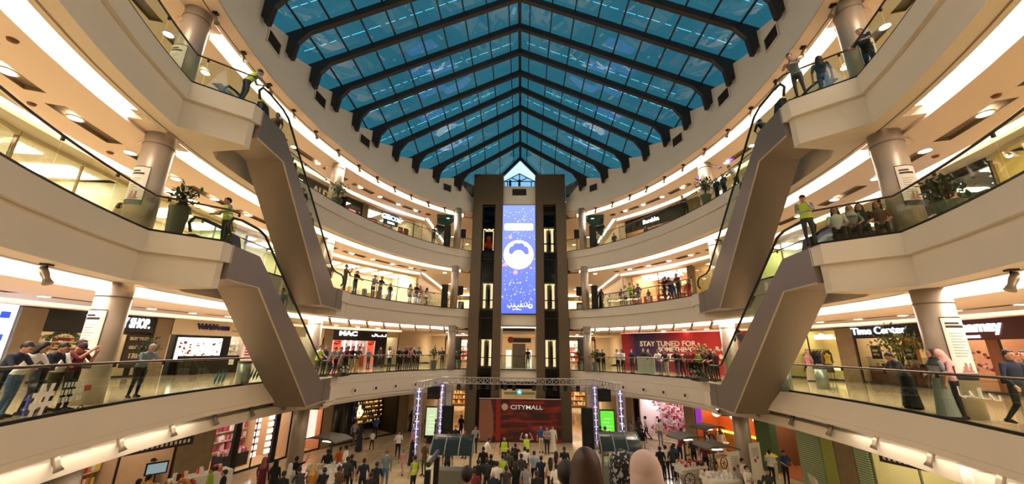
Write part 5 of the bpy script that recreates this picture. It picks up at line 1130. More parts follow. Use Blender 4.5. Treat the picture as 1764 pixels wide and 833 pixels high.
# ---- ground floor: stage front
ground(819, 733, 'rest', 'grey', 'black', face=200, where='left of the backdrop'); ground(834, 753, 'lean', 'white', 'charcoal', face=-70, where='left of the backdrop')
ground(869, 752, 'stand', 'charcoal', 'black', face=180, extra=('vest',), who='guard', where='before the backdrop'); ground(907, 748, 'armsup', 'grey', 'black', face=10, extra=('vest',), who='guard', where='before the backdrop', hair='cap', scarf='#c8c8c8')
ground(932, 733, 'stand', 'blue', 'beige', face=180, where='before the backdrop'); ground(942, 735, 'crossed', 'grey', 'black', face=175, where='before the backdrop'); ground(952, 733, 'stand', 'white', 'white', face=180, robe='#d8d0c4', who='man', where='before the backdrop')
G_ = [  # pixel of the head, pose, top, trousers, facing, more
 (457, 788, 'stand', 'maroon', 'maroon', 0, dict(robe='#702430', hair='scarf', scarf='#8c6060')), (477, 793, 'stand', 'black', 'black', 0, dict(robe='#141416', hair='scarf', scarf='#141416')), (501, 799, 'stand', 'white', 'beige', 10, dict(robe='#c8c0b0', hair='scarf', scarf='#d0c8bc')), (512, 787, 'wave', 'black', 'charcoal', 0, {}),
 (541, 799, 'stand', 'yellow', 'brown', -10, dict(robe='#b8782c', hair='scarf', scarf='#c8a068')), (524, 804, 'lean', 'charcoal', 'black', 60, {}), (566, 774, 'stand', 'black', 'black', 10, {}), (587, 770, 'stand', 'orange', 'grey', 40, dict(s=.92)), (597, 768, 'stand', 'white', 'beige', 90, {}), (613, 724, 'stride', 'grey', 'olive', -20, {}), (622, 731, 'stand', 'navy', 'navy', 20, dict(hair='long', extra=('skirt#1c2438',))),
 (649, 716, 'rest', 'blue', 'black', 20, {}), (607, 783, 'stand', 'black', 'black', 0, {}), (600, 787, 'stand', 'charcoal', 'black', 0, {}), (628, 790, 'stand', 'navy', 'black', 30, {}), (650, 796, 'stand', 'black', 'black', 20, {}), (667, 777, 'stride', 'grey blue', 'denim blue', 200, dict(extra=('mask',), sleeves='#6c7c84')), (688, 742, 'stride', 'white', 'black', 200, dict(s=.95)), (696, 775, 'stride', 'pink', 'pink', 170, dict(s=.72)),
 (711, 706, 'stand', 'black', 'black', 10, dict(robe='#141416', hair='scarf', scarf='#141416')), (712, 748, 'stand', 'black', 'black', -80, dict(robe='#141416', hair='scarf', scarf='#b87888')), (715, 785, 'stand', 'grey', 'black', 60, dict(extra=('vest',))), (738, 714, 'stand', 'black', 'black', 180, {}), (733, 761, 'stand', 'brown', 'olive', 150, {}), (772, 768, 'stand', 'charcoal', 'black', 0, {}),
 (752, 722, 'stand', 'black', 'charcoal', 90, {}), (795, 715, 'stand', 'black', 'black', 150, {}), (801, 740, 'stand', 'maroon', 'black', 150, {}), (833, 770, 'stand', 'black', 'charcoal', 0, {}), (846, 783, 'stand', 'black', 'black', 0, {}), (839, 790, 'stand', 'charcoal', 'black', 0, {}), (866, 783, 'stand', 'grey', 'black', 0, dict(extra=('vest',))), (876, 775, 'stand', 'olive', 'black', 0, {}), (883, 771, 'stand', 'black', 'black', 0, {}), (888, 764, 'film', 'black', 'charcoal', 0, {}),
 (904, 770, 'crossed', 'white', 'black', 0, {}), (920, 777, 'stand', 'pale blue', 'black', 5, {}), (958, 778, 'stand', 'pink', 'black', -20, dict(hair='long')), (898, 782, 'stand', 'charcoal', 'black', 0, {}), (932, 786, 'stand', 'navy', 'black', 0, {}), (948, 789, 'stand', 'beige', 'black', 0, dict(hair='long')), (856, 795, 'stand', 'white', 'black', 0, {}), (888, 797, 'stand', 'black', 'black', 0, dict(hair='long')), (906, 800, 'stand', 'grey', 'black', 0, {}), (872, 803, 'film', 'charcoal', 'black', 0, {}), (824, 792, 'stand', 'black', 'black', 0, {}), (958, 800, 'stand', 'white', 'black', 0, {}), (972, 770, 'stand', 'black', 'black', 0, {}), (818, 808, 'stand', 'maroon', 'black', 0, {}), (850, 812, 'stand', 'navy', 'black', 0, dict(hair='cap')), (925, 812, 'stand', 'black', 'black', 0, {}),
 (1034, 734, 'stand', 'black', 'black', 20, {}), (1042, 735, 'stand', 'yellow', 'denim blue', 20, dict(s=1.05, who='man')), (1052, 752, 'stand', 'beige', 'beige', 10, {}), (1050, 713, 'stand', 'grey blue', 'black', 0, {}), (1072, 742, 'stand', 'charcoal', 'black', 90, {}), (1086, 726, 'stand', 'grey', 'black', 100, {}), (1099, 719, 'stand', 'charcoal', 'black', 0, {}), (1097, 733, 'stand', 'navy', 'olive', 0, {}), (1106, 738, 'stand', 'black', 'beige', 0, {}), (1112, 717, 'stride', 'white', 'charcoal', 60, dict(s=1.02)), (1135, 722, 'stand', 'white', 'grey', -20, dict(s=1.05)), (1095, 764, 'stand', 'grey', 'black', 0, {}),
 (1180, 737, 'lean', 'charcoal', 'beige', 30, {}), (1136, 769, 'stand', 'black', 'black', 0, {}), (1145, 767, 'stand', 'white', 'black', 10, {}), (1160, 764, 'stand', 'blue', 'navy', 0, dict(who='man')), (1157, 768, 'stand', 'charcoal', 'black', 0, {}), (1168, 748, 'lean', 'maroon', 'black', -60, {}), (1216, 744, 'stand', 'white', 'black', 90, {}), (1226, 748, 'stand', 'grey', 'black', 90, {}), (1240, 737, 'stand', 'beige', 'beige', 180, dict(robe='#d8ccb8', hair='scarf', scarf='#2c2420')), (1223, 741, 'stand', 'charcoal', 'black', 180, {}),
 (1278, 790, 'stand', 'white', 'black', -140, {}), (1285, 803, 'crossed', 'white', 'grey', 200, dict(extra=('mask',))), (1323, 776, 'rest', 'white', 'black', -50, {}), (1347, 775, 'rest', 'blue', 'navy', 180, dict(who='man')), (1321, 808, 'stand', 'charcoal', 'black', 160, {}), (1308, 828, 'stand', 'black', 'black', 0, {}), (1341, 744, 'lean', 'black', 'black', 100, {}), (1371, 750, 'stand', 'charcoal', 'black', 90, {}), (1360, 746, 'stand', 'brown', 'black', 90, dict(hair='long')),
 (264, 790, 'stand', 'charcoal', 'black', -60, dict(hair='cap', scarf='#1c1c20')), (297, 784, 'lean', 'white', 'black', 60, dict(extra=('backpack',))), (366, 806, 'stand', 'lime', 'black', 150, dict(s=.95)), (388, 810, 'stand', 'black', 'black', 120, {}), (258, 818, 'stand', 'yellow', 'black', 0, {}), (240, 826, 'stand', 'brown', 'black', 0, {}),
 (1192, 754, 'stand', 'charcoal', 'black', 180, {}), (1212, 762, 'stand', 'maroon', 'black', 180, {}), (1066, 706, 'stand', 'charcoal', 'black', 0, {}), (643, 742, 'stride', 'white', 'black', 40, dict(s=.7)), (785, 733, 'stand', 'black', 'black', 180, {}), (560, 806, 'stand', 'black', 'black', 0, {}), (573, 812, 'stand', 'charcoal', 'black', 0, dict(hair='scarf', scarf='#c8bcb0')), (585, 803, 'stand', 'brown', 'black', 0, {}), (490, 812, 'stand', 'black', 'black', 0, {}), (640, 814, 'stand', 'black', 'black', 0, {})]
for px, py, po, a, b, f, k in G_:
    k = dict(k); hair = k.pop('hair', 'short'); ex = k.pop('extra', ()); ground(px, py, po, a, b, hair, f, ex, **k)
# ---- people close to the camera, riding down the central escalator
def near(px, py, dist, where, pose, top, bot, hair, **k):
    d = (FW*FPX+RT*(px-882)-UP*(py-416.5)).normalized(); p = EYE+d*dist; row(where, pose, (p.x, p.y, p.z-1.655*.955-.095*dist/3), 0, top, bot, hair, px=px, **k)
SCM = mat('pattern_scarf', '#15151a', .8); nt = SCM.node_tree; vz = nt.nodes.new('ShaderNodeTexNoise'); vz.inputs['Scale'].default_value = 45; rp = nt.nodes.new('ShaderNodeValToRGB'); rp.color_ramp.interpolation = 'CONSTANT'; rp.color_ramp.elements[0].color = (.012, .012, .015, 1); rp.color_ramp.elements[1].color = (.5, .5, .5, 1); rp.color_ramp.elements[1].position = .56
t = nt.nodes.new('ShaderNodeTexCoord'); nt.links.new(t.outputs['Object'], vz.inputs['Vector']); nt.links.new(vz.outputs['Fac'], rp.inputs['Fac']); nt.links.new(rp.outputs['Color'], nt.nodes['Principled BSDF'].inputs['Base Color'])
near(1008, 768, 3.0, 'closest to the camera', 'stand', 'charcoal', 'black', 'long', hc='brown'); near(975, 781, 4.0, 'close to the camera', 'stand', 'beige', 'black', 'short', who='man', s=1.0)
near(1069, 769, 3.3, 'nearest the camera', 'stand', 'pale blue', 'black', 'scarf', scarf=SCM, who='woman in patterned scarf'); near(1108, 773, 2.9, 'closest to the camera', 'stand', 'pink', 'black', 'scarf', scarf='#d0b4ac', who='woman with pale pink scarf')
near(806, 785, 6.2, 'in the lower middle', 'stand', 'black', 'black', 'short', who='bearded man', sleeves='#141416')
flush_people()
# ================================================================ objects
def put(o, loc, rz=0): o.location = loc; o.rotation_euler.z = rz; return o
# ---- notices wrapped on the near columns
PRT = mat('notice_paper', '#e9e4dc', .5); PRD = mat('notice_dark', '#2c2422', .5); PRG = mat('notice_grey_print', '#8c8480', .6)
for side in (-1, 1):
    for lv, z0, z1 in ((1, .95, 2.45), (2, .95, 2.15), (3, .65, 1.75)):
        F = LV[lv]['F']; r = .415; a0, a1 = (-118, -48) if side < 0 else (-132, -62)
        if lv == 1: a0, a1 = (-125, -50) if side < 0 else (-130, -50)
        nm = {1: 'first', 2: 'second', 3: 'top'}[lv]
        t = thing('notice_board', 'white notice with dark frame on the near %s column at the %s gallery' % (SD[side], nm), 'notice', (side*11.45-(.17 if side < 0 else 0), 10.68, F))
        def arc(mb, r_, b0, b1, za, zb, n=12):
            v = [(r_*math.cos(R(b0+(b1-b0)*i/n)), r_*math.sin(R(b0+(b1-b0)*i/n)), z) for z in (za, zb) for i in range(n+1)]
            mb.add(v, [(i, i+1, n+2+i, n+1+i) for i in range(n)])
        m = MB(); arc(m, r, a0-1.5, a1+1.5, z0-.03, z1+.03); m.obj('frame', PRD, t)
        m = MB(); arc(m, r+.004, a0, a1, z0, z1); m.obj('sheet', PRT, t)
        m = MB(); arc(m, r+.008, a0, a1, z0, z0+.13); m.obj('dark_footer', PRD, t)
        m = MB(); arc(m, r+.008, a0+8, a1-30, z1-.16, z1-.11, 6); arc(m, r+.008, a0+8, a1-14, z1-.25, z1-.19, 8); m.obj('heading_print', PRD, t)
        m = MB()
        for i in range(9): arc(m, r+.008, a0+12, a1-20-7*(i % 3), z1-.4-i*.07, z1-.385-i*.07, 6)
        m.obj('small_print', PRG, t)
        m = MB(); 
        for i in range(7): arc(m, r+.009, a0+18+5*i, a0+25+5*i, z0+.15, z0+.2+.09*(i % 3), 2)
        m.obj('picture_print', mat('print_rose', '#b08078', .6), t)
# ---- plants
LEAF = mat('leaf_green', '#2c4424', .6, noise=.3, nscale=5); LEAF2 = mat('leaf_olive', '#6c7434', .6, noise=.3, nscale=5)
def leaves(mb, c, r, n, l, up=.4, rs=None, wd=.25):
    rs = rs or random.Random(int(abs(c[0]*31+c[1]*17))+n)
    for i in range(n):
        a = rs.uniform(0, 6.28); e = rs.uniform(-.3, 1.4); d = Vector((math.cos(a)*math.cos(e), math.sin(a)*math.cos(e), math.sin(e)*.8+up*.3)).normalized(); p = Vector(c)+Vector((rs.gauss(0, r*.45), rs.gauss(0, r*.45), rs.gauss(0, r*.4)))
        s = d.cross(Vector((0, 0, 1))); s = (s.normalized() if s.length > .1 else Vector((1, 0, 0)))*l*wd; k = l*rs.uniform(.6, 1.2)
        mb.add([p-s*.2, p+d*k*.5+s, p+d*k, p+d*k*.5-s], [(0, 1, 2, 3)])
def potted(name, label, loc, ph, pr, plant_h, crown, nleaf, ll, lm=LEAF, pm='#4c5044', square=False, trunk=True, group=None):
    t = thing(name, label, 'plant', loc, group=group); PM = mat('pot_'+pm[1:], pm, .5)
    m = MB(); m.lathe((0, 0, 0), [(pr*.72, 0), (pr, ph*.96), (pr*1.06, ph), (pr*.9, ph), (pr*.88, ph-.06)], 4 if square else 24); m.obj('pot', PM, t, smooth=False)
    m = MB(); rs = random.Random(len(label))
    for i in range(9):
        a = rs.uniform(0, 6.28); q = crown*.5; m.tube([(0, 0, ph-.05), (q*.3*math.cos(a), q*.3*math.sin(a), ph+plant_h*.5), (q*math.cos(a), q*math.sin(a), ph+plant_h*rs.uniform(.7, 1))], [.014, .01, .006], 5)
    if trunk: m.tube([(0, 0, ph-.1), (.02, 0, ph+plant_h*.6)], .03, 6)
    m.obj('stem', mat('stem_brown', '#3c2c1c', .8), t)
    m = MB(); leaves(m, (0, 0, ph+plant_h*.65), crown, nleaf, ll); m.obj('foliage', lm, t, kind='stuff'); return t
potted('potted_plant', 'tall tapered grey planter with spiky leafy plant behind the left landing railing', (-10.45, 10.75, F2+.002), .98, .27, .5, .42, 130, .22)
potted('potted_plant', 'wide bushy plant against the near right column on the second gallery', (10.85, 9.05, F2+.002), .5, .3, .55, .42, 200, .2, LEAF, '#5c6450')
potted('potted_plant', 'leafy plant in pot beside the beauty shop window', (-16.6, 17.2, F1+.002), .5, .22, 1.3, .5, 160, .22, LEAF, '#28241f')
potted('potted_tree', 'large loose olive green tree behind the near right column', (18.3, 19.3, F1+.002), .6, .35, 2.0, .95, 420, .26, LEAF2, '#3c3830')
potted('potted_tree', 'small tree behind the far right column on the first gallery', (11.3, 24.4, F1+.002), .5, .25, 1.5, .55, 200, .2, LEAF2, '#3c3830')
for s, x, y, lab in ((1, 4.9, 32.0, 'dark bushy plant between right shaft and column on the first gallery'), (1, 5.75, 29.9, 'leafy pot plant right of the column near the lifts, first gallery'), (-1, -6.4, 29.6, 'leafy pot plant left of the column near the lifts, first gallery'), (-1, -4.9, 32.0, 'dark bushy plant between left shaft and column on the first gallery')):
    potted('potted_plant', lab, (x, y, F1+.002), .7, .24, .8, .42, 150, .2, LEAF, '#5c6450')
potted('potted_plant', 'shrub behind the far right column on the top gallery', (10.7, 20.3, F3+.002), .45, .3, .9, .5, 170, .2, LEAF, '#4c5040'); potted('potted_plant', 'shrub behind the glass at the far left column on the top gallery', (-11.0, 21.0, F3+.002), .5, .3, .9, .5, 170, .2, LEAF2, '#4c5040')
potted('potted_plant', 'low plant by the right speaker on the top gallery', (6.4, 30.2, F3+.002), .35, .18, .4, .3, 70, .16, LEAF, '#4c5040')
for s in (-1, 1):
    t = thing('flower_box', 'dark flower box with hanging leaves at the %s lower escalator foot' % SD[s], 'planter', (s*9.85, 21.75, F1+.03))
    m = MB(); m.prism([(-.9, 0), (.9, 0), (.75, .16), (-.75, .16)], lambda u, v, k: (s*((.15 if k else -.35)), u*.6, v)); m.obj('box', mat('box_dark', '#2c2418', .7), t)
    m = MB(); leaves(m, (-s*.1, 0, .35), .4, 170, .2); m.obj('foliage', LEAF, t, kind='stuff')
    m = MB()
    for i in range(12): m.ball((-s*.2+.3*rnd.random()*-s, rnd.uniform(-.45, .45), .2+.3*rnd.random()), .05, 6, 4)
    m.obj('blossom', mat('blossom_%s' % ('rose' if s > 0 else 'cream'), '#b06c74' if s > 0 else '#e0dcc0', .6), t, kind='stuff')
# ---- bins and boards
def bin_(label, loc, h=.95, r=.24):
    t = thing('litter_bin', label, 'bin', loc); m = MB(); m.lathe((0, 0, 0), [(r, 0), (r, h*.92)], 24); m.obj('body', mat('bin_metal', '#7c8478', .35, .5), t, smooth=True)
    m = MB(); m.lathe((0, 0, 0), [(r*1.04, h*.92), (r*1.04, h), (r*.6, h), (r*.6, h*.96)], 24); m.obj('lid', mat('bin_lid', '#4c5048', .4, .5), t)
bin_('round grey green litter bin beside the left first gallery railing', (-11.35, 16.3, F1+.002)); bin_('round grey litter bin at the foot of the red hoarding', (11.2, 17.0, F1+.002)); bin_('second grey litter bin nearer the clothes shop', (13.6, 18.2, F1+.002))
x, y = E(t_ := at_rail(1112, 1, 1, .4), .4, 1); n = nrm(t_, 1)
o = MB().box((0, 0, .62), (1.5, .05, 1.1)).box((-.6, .15, .04), (.06, .4, .08)).box((.6, .15, .04), (.06, .4, .08)).obj('white_board', WHITE, label='blank white board standing behind the right first gallery railing', category='board'); put(o, (x, y, F1+.002), math.atan2(-n.x, n.y))
# ---- loudspeakers and follow spots beside the lifts
def speaker_stack(label, loc, rz, w=.5, hs=(.8, 1.0)):
    t = thing('loudspeaker_stack', label, 'speaker', loc, rz); z = 0
    for i, h in enumerate(hs): m = MB(); m.box((0, 0, z+h/2), (w, .5, h-.02)); m.box((0, -.255, z+h/2), (w-.06, .02, h-.1)); m.obj(('bass_cabinet', 'top_cabinet')[i], BLACKM, t); z += h
    m = MB(); m.tube([(0, -.27, .4), (0, -.28, .4)], .18, 16); m.obj('cone', BLACK, t)
def stand_speaker(label, loc, rz, low=False):
    t = thing('speaker_on_stand', label, 'speaker', loc, rz); m = MB(); m.prism([(-.24, -.15), (.24, -.15), (.2, .18), (-.2, .18)], lambda u, v, k: (u, v, 1.95 if k else 1.2)); m.obj('cabinet', BLACKM, t)
    m = MB(); m.tube([(0, 0, 0.02), (0, 0, 1.2)], .025, 8); m.obj('pole', BLACK, t)
    for i in range(3): a = i*2.09; m = MB(); m.tube([(0, 0, .5), (.3*math.cos(a), .3*math.sin(a), .02)], .014, 6); m.obj('leg', BLACK, t)
    if low: m = MB(); m.box((.05, .3, .35), (.45, .4, .7)); m.obj('monitor_box', BLACKM, t)
for s in (-1, 1):
    speaker_stack('tall black loudspeaker stack by the %s lobby column, second gallery' % SD[s], (s*5.95, 29.95, F2+.002), -s*.2); stand_speaker('black speaker on a stand beside the lift tower, second gallery %s' % SD[s], (s*4.95, 31.5, F2+.002), 0, True)
    speaker_stack('tall black cabinet by the %s lobby column, top gallery' % SD[s], (s*6.05, 30.0, F3+.002), -s*.2, .55, (.9, .9)); stand_speaker('black speaker on a stand beside the lift tower, top gallery %s' % SD[s], (s*4.95, 31.5, F3+.002), 0)
    t = thing('follow_spot', 'horizontal black follow spot with yellow lens above the %s cabinet, top gallery' % SD[s], 'stage light', (s*6.3, 30.3, F3+.002), R(0))
    m = MB(); m.tube([(0, 0, 0), (0, 0, 1.5)], .03, 8); m.obj('stand', BLACK, t)
    m = MB(); m.tube([(-s*.3, .1, 1.75), (s*.35, -.12, 1.8), (s*.75, -.25, 1.84)], [.17, .15, .19], 14); m.obj('barrel', BLACKM, t)
    m = MB(); m.tube([(s*.75, -.25, 1.84), (s*.77, -.257, 1.842)], .17, 14); m.obj('lens', mat('yellow_lens', '#a8a030', .7), t)
    speaker_stack('black speaker tower standing on the ground %s of the backdrop' % SD[s], (s*4.95-.1, 29.2, .002), 0, .75, (1.1, 1.5))
    speaker_stack('black cabinet by the first gallery lobby column on the %s' % SD[s], (s*5.15, 32.8, F1+.002), 0, .5, (1.0, 1.5))
# ---- stage truss
TRM = mat('truss_aluminium', '#b8b4ae', .3, .8); TLM = mat('violet_truss_glow', '#b8b4ff', emit=1.6, ecol='#a9a4ff')
def truss(mb, a, b, w=.3, r=.022):
    a, b = Vector(a), Vector(b); d = (b-a); L = d.length; d.normalize(); u = Vector((0, 0, 1)) if abs(d.z) < .9 else Vector((0, 1, 0)); s = d.cross(u).normalized(); u = s.cross(d); cs = [(s*i+u*j)*w/2 for i, j in ((-1, -1), (1, -1), (1, 1), (-1, 1))]
    for c in cs: mb.tube([a+c, b+c], r, 6)
    n = max(2, round(L/w/1.2))
    for k in range(n):
        p, q = a+d*L*k/n, a+d*L*(k+1)/n
        for i in range(4): mb.tube([p+cs[i], q+cs[(i+1) % 4]], r*.6, 4); mb.tube([p+cs[i], p+cs[(i+1) % 4]], r*.6, 4)
st = thing('stage_truss', 'square aluminium stage truss on four violet lit towers before the backdrop', 'stage truss', (0, 0, 0))
TZ = 4.32; FC = {'fl': (-6.25, 25.3), 'bl': (-5.6, 29.4), 'br': (5.5, 29.4), 'fr': (6.4, 25.6)}
for k, (x, y) in FC.items():
    m = MB(); truss(m, (x, y, .05), (x, y, TZ-.2), .42, .03); m.box((x, y, .03), (.7, .7, .05)); m.obj('tower', TRM, st)
    m = MB(); m.box((x, y, 2.2), (.05, .05, 3.9)); 
    for i in range(9): m.tube([(x-.12, y, .5+i*.43), (x+.12, y, .5+i*.43)], .025, 6)
    m.obj('glow_tube', TLM, st)
for a, b in (('fl', 'bl'), ('bl', 'br'), ('br', 'fr')):
    m = MB(); truss(m, (*FC[a], TZ), (*FC[b], TZ), .42, .03); m.obj('beam', TRM, st)
for i, x in enumerate((-4.4, -3.5, -2.9, -2.3, -1.6, -1.0, 1.1, 1.9, 2.6, 3.4, 4.3, -.35)):
    t = thing('moving_head', 'black stage lamp hanging from the back beam of the truss', 'stage light', (x, 29.4, TZ-.18), group='stage lamps on the back beam')
    m = MB(); m.box((0, 0, -.07), (.24, .2, .12)); m.obj('base', BLACKM, t); m = MB(); m.tube([(0, 0, -.18), (0, -.08, -.42)], [.12, .14], 12); m.obj('head', BLACKM, t)
    m = MB(); m.tube([(-.14, -.03, -.3), (-.14, 0, -.14), (.14, 0, -.14), (.14, -.03, -.3)], .02, 5); m.obj('yoke', BLACKM, t)
for s in (-1, 1):
    t = thing('hanging_speakers', 'black hanging speaker row under the %s side beam of the truss' % SD[s], 'speaker', (s*5.75, 27.3, TZ-.2)); 
    for i in range(4): m = MB(); m.box((0, i*.02, -.14-.2*i), (.8, .5, .19)); m.obj('speaker_module', BLACKM, t)
ld = None
# ---- red backdrop
bk = thing('red_backdrop', 'dark red stage backdrop with a pale orb and white wide lettering', 'backdrop', (.1, 30.55, 0))
m = MB(); m.box((0, 0, 1.52), (6.1, .08, 2.95)); m.box((-2.9, .4, .8), (.05, .8, 1.6)); m.box((2.9, .4, .8), (.05, .8, 1.6)); 
BM = mat('backdrop_print', '#4a1414', .5); nt = BM.node_tree; b = nt.nodes['Principled BSDF']; t = nt.nodes.new('ShaderNodeTexCoord'); mp = nt.nodes.new('ShaderNodeMapping'); mp.inputs['Scale'].default_value = (.35, 1, 1.6); nz = nt.nodes.new('ShaderNodeTexNoise'); nz.inputs['Scale'].default_value = 1.5; nz.inputs['Detail'].default_value = 4; rp = nt.nodes.new('ShaderNodeValToRGB')
e_ = rp.color_ramp.elements; e_[0].position = .38; e_[0].color = (*lin('#2a0d0e'), 1); e_[1].position = .68; e_[1].color = (*lin('#a02818'), 1); q = e_.new(.52); q.color = (*lin('#4c1614'), 1)
for a, c in ((t.outputs['Object'], mp.inputs['Vector']), (mp.outputs[0], nz.inputs['Vector']), (nz.outputs['Fac'], rp.inputs['Fac']), (rp.outputs['Color'], b.inputs['Base Color'])): nt.links.new(a, c)
m.obj('printed_sheet', BM, bk)
m = MB(); m.box((0, -.045, 3.0), (6.14, .06, .04)); m.obj('top_rail', WHITE, bk)
m = MB(); m.prism([(-3.04, .1), (-2.1, .1), (-1.95, .8), (-2.0, 2.0), (-2.2, 2.9), (-3.04, 2.9)], lambda u, v, k: (u, -.05-.01*k, v)); m.obj('plain_tan_shape', mat('print_tan', '#8c5c48', .6), bk)
m = MB(); m.box((-1.62, -.05, 1.5), (.35, .02, 2.8)); m.box((.5, -.05, 1.45), (3.6, .02, .1)); m.box((.5, -.05, 2.75), (2.6, .02, .22)); m.obj('red_band', mat('print_red', '#8c2018', .6), bk)
m = MB(); m.ball((-1.15, -.06, 2.42), .24, 20, 10, sy=.15); m.obj('orb', mat('orb_print', '#b8a898', .4), bk)
text('lettering', 'CITYMALL', .42, Matrix.Translation((.48, -.07, 2.4)) @ Matrix.Rotation(R(90), 4, 'X'), mat('white_print', '#f0ece6', .5, emit=.15), bk, depth=.01, bold=.004, xs=1.25)
for x in (-1.6, 1.7): pass
t = thing('round_hanging_sign', 'green blue round sign with lit strip above the backdrop', 'sign', (TX+.1, 31.8, 3.35)); m = MB(); m.tube([(0, -.06, 0), (0, 0, 0)], .22, 20); m.obj('disc', em('teal_sign', '#3c98a8', .6), t); m = MB(); m.box((0, 0, -.1), (2.4, .06, .18)); m.obj('strip', mat('sign_green', '#5c7850', .5, emit=.2), t)
text('letter', 'G', .3, Matrix.Translation((0, -.07, 0)) @ Matrix.Rotation(R(90), 4, 'X'), WS, t, depth=.004)
# ---- screens on the ground
for (x, y, c, lb, w) in ((6.35, 29.7, '#58c030', 'tall black totem with bright green screen right of the backdrop', .95), (-6.35, 30.0, '#a8b890', 'tall black totem with pale map screen left of the backdrop', .8)):
    t = thing('screen_totem', lb, 'screen', (x, y, .002), -.05 if x > 0 else .05); m = MB(); m.box((0, 0, 1.4), (w+.16, .16, 2.1)); m.box((0, 0, .17), (w*.7, .3, .34)); m.obj('casing', BLACK, t)
    m = MB(); m.box((0, -.09, 1.45), (w, .02, 1.85)); m.obj('display', mat('totem_%s' % c[1:], '#101010', .4, emit=1.0, ecol=c, ), t)
    m = MB()
    for i in range(5): m.box((w*.1*(i % 3-1), -.105, .9+i*.24), (w*.5, .01, .03))
    m.obj('display_marks', em('totem_mark', '#c8f0b0', .9), t)
# ---- stalls with curved canopies on the ground
KM = mat('stall_grey', '#6c7068', .4, .5); KG = glass('stall_canopy_glass', '#3c4848', .10)
for (x, y, lb) in ((-3.1, 20.3, 'information stall with curved three pane canopy left of the crowd'), (5.2, 21.6, 'information stall with curved canopy behind the near women')):
    t = thing('canopy_stall', lb, 'stall', (x, y, .002), 0); W = 2.0
    arc_ = [(-.55+1.15*i/8, 2.42-.9*(i/8-.12)**2 if i/8 > .12 else 2.42) for i in range(9)]
    m = MB(); v = [(xx, -dy, z) for xx in (-W/2, W/2) for dy, z in arc_]; m.add(v, [(i, i+1, 10+i, 9+i) for i in range(8)]); m.obj('canopy_pane', mat('canopy_dark', '#2a3230', .15), t)
    for xx in (-W/2, -W/6, W/6, W/2): m = MB(); m.tube([(xx, -dy, z+.02) for dy, z in arc_], .03, 6); m.obj('canopy_rib', KM, t)
    for xx in (-W/2+.15, W/2-.15): m = MB(); m.tube([(xx, 0, 0), (xx, 0, 2.3)], .06, 8); m.obj('post', KM, t)
    m = MB(); m.box((0, -.1, 1.72), (1.4, .05, .2)); m.obj('white_plate', WHITE, t); m = MB(); m.box((0, -.13, 1.72), (.9, .01, .05)); m.obj('plate_print', PRG, t)
    m = MB(); m.box((0, .1, .5), (1.7, .7, 1.0)); m.obj('counter', KM, t)
# ---- carts with canopies and wheels
def cart(label, loc, rz, goods='white', cw=1.7):
    t = thing('market_cart', label, 'cart', loc, rz); DM = mat('cart_dark', '#2c2a28', .5)
    m = MB(); m.prism([(-cw/2, 2.2), (-cw/4, 2.32), (cw/4, 2.3), (cw/2, 2.16), (cw/2, 2.1), (cw/4, 2.22), (-cw/4, 2.24), (-cw/2, 2.14)], lambda u, v, k: (u, .6 if k else -.6, v)); m.obj('canopy', mat('cart_canopy', '#5c564c', .7), t)
    m = MB(); m.tube([(.0, .25, .4), (0, .25, 2.25)], .05, 8); m.tube([(0, .25, 1.9), (.5, .1, 2.25)], .02, 5); m.tube([(0, .25, 1.9), (-.5, .1, 2.25)], .02, 5); m.obj('post', DM, t)
    m = MB(); m.box((0, 0, .8), (1.5, .9, .12)); m.box((0, .1, .62), (1.3, .6, .25)); m.obj('tray', WHITE, t)
    for s in (-1, 1):
        m = MB(); m.tube([(s*.45+.3*math.cos(a*math.pi/10), -.48, .32+.3*math.sin(a*math.pi/10)) for a in range(20)], .025, 5, closed=True)
        for a in range(4): m.tube([(s*.45-.3*math.cos(a*.785), -.48, .32-.3*math.sin(a*.785)), (s*.45+.3*math.cos(a*.785), -.48, .32+.3*math.sin(a*.785))], .014, 4)
        m.obj('wheel', DM, t)
    m = MB()
    for i in range(60): m.box((rnd.uniform(-.7, .7), rnd.uniform(-.4, .4), .9), (.1, .1, rnd.uniform(.08, .35)), mi=rnd.randrange(5))
    m.obj('goods', goods_m(goods), t, kind='stuff')
    m = MB(); m.box((0, -.1, 2.05), (.5, .1, .03)); m.obj('lamp', em('cart_lamp', '#fff0d0', 4), t)
cart('market cart with dark wavy canopy before the bright pink shop', (9.0, 22.4, .002), .3, 'red'); cart('market cart with white goods nearer the camera right of centre', (9.55, 20.4, .002), .15, 'white'); cart('market cart with grey canopy beside the left ground floor column', (-9.4, 20.6, .002), -.3, 'white', 1.9)
cart('third market cart between the column and the first cart', (11.4, 25.2, .002), .5, 'food')
# ---- roll-up banners
def rollup(label, loc, rz, w=.85, h=2.0, pr='#b05060'):
    t = thing('roll_up_banner', label, 'banner', loc, rz); m = MB(); m.box((0, 0, h/2+.05), (w, .02, h)); m.obj('sheet', WHITE, t); m = MB(); m.box((0, .03, .05), (w+.06, .2, .1)); m.obj('base', STEEL, t)
    m = MB()
    for i in range(6): m.box((0, -.015, h*.9-i*.07), (w*.6, .006, .02))
    m.obj('small_print', PRG, t); m = MB(); m.ball((-.08, -.015, h*.62), .1, 10, 6, sy=.06); m.ball((.14, -.015, h*.68), .07, 10, 6, sy=.08); m.obj('rose_print', mat('rose_print', pr, .6), t)
rollup('tall white roll-up banner with red shapes beside the green striped screen', (12.2, 21.9, .002), .45); rollup('white roll-up banner with framed panel in front of the right column', (10.5, 20.7, .002), .3, .7, 1.85)
m = MB(); m.box((0, 0, 1.55), (.5, .01, .55)); o = m.obj('price_panel', PRT, label='pale framed price panel on a post before the right column banner', category='panel'); put(o, (9.9, 20.8, 0), .3)
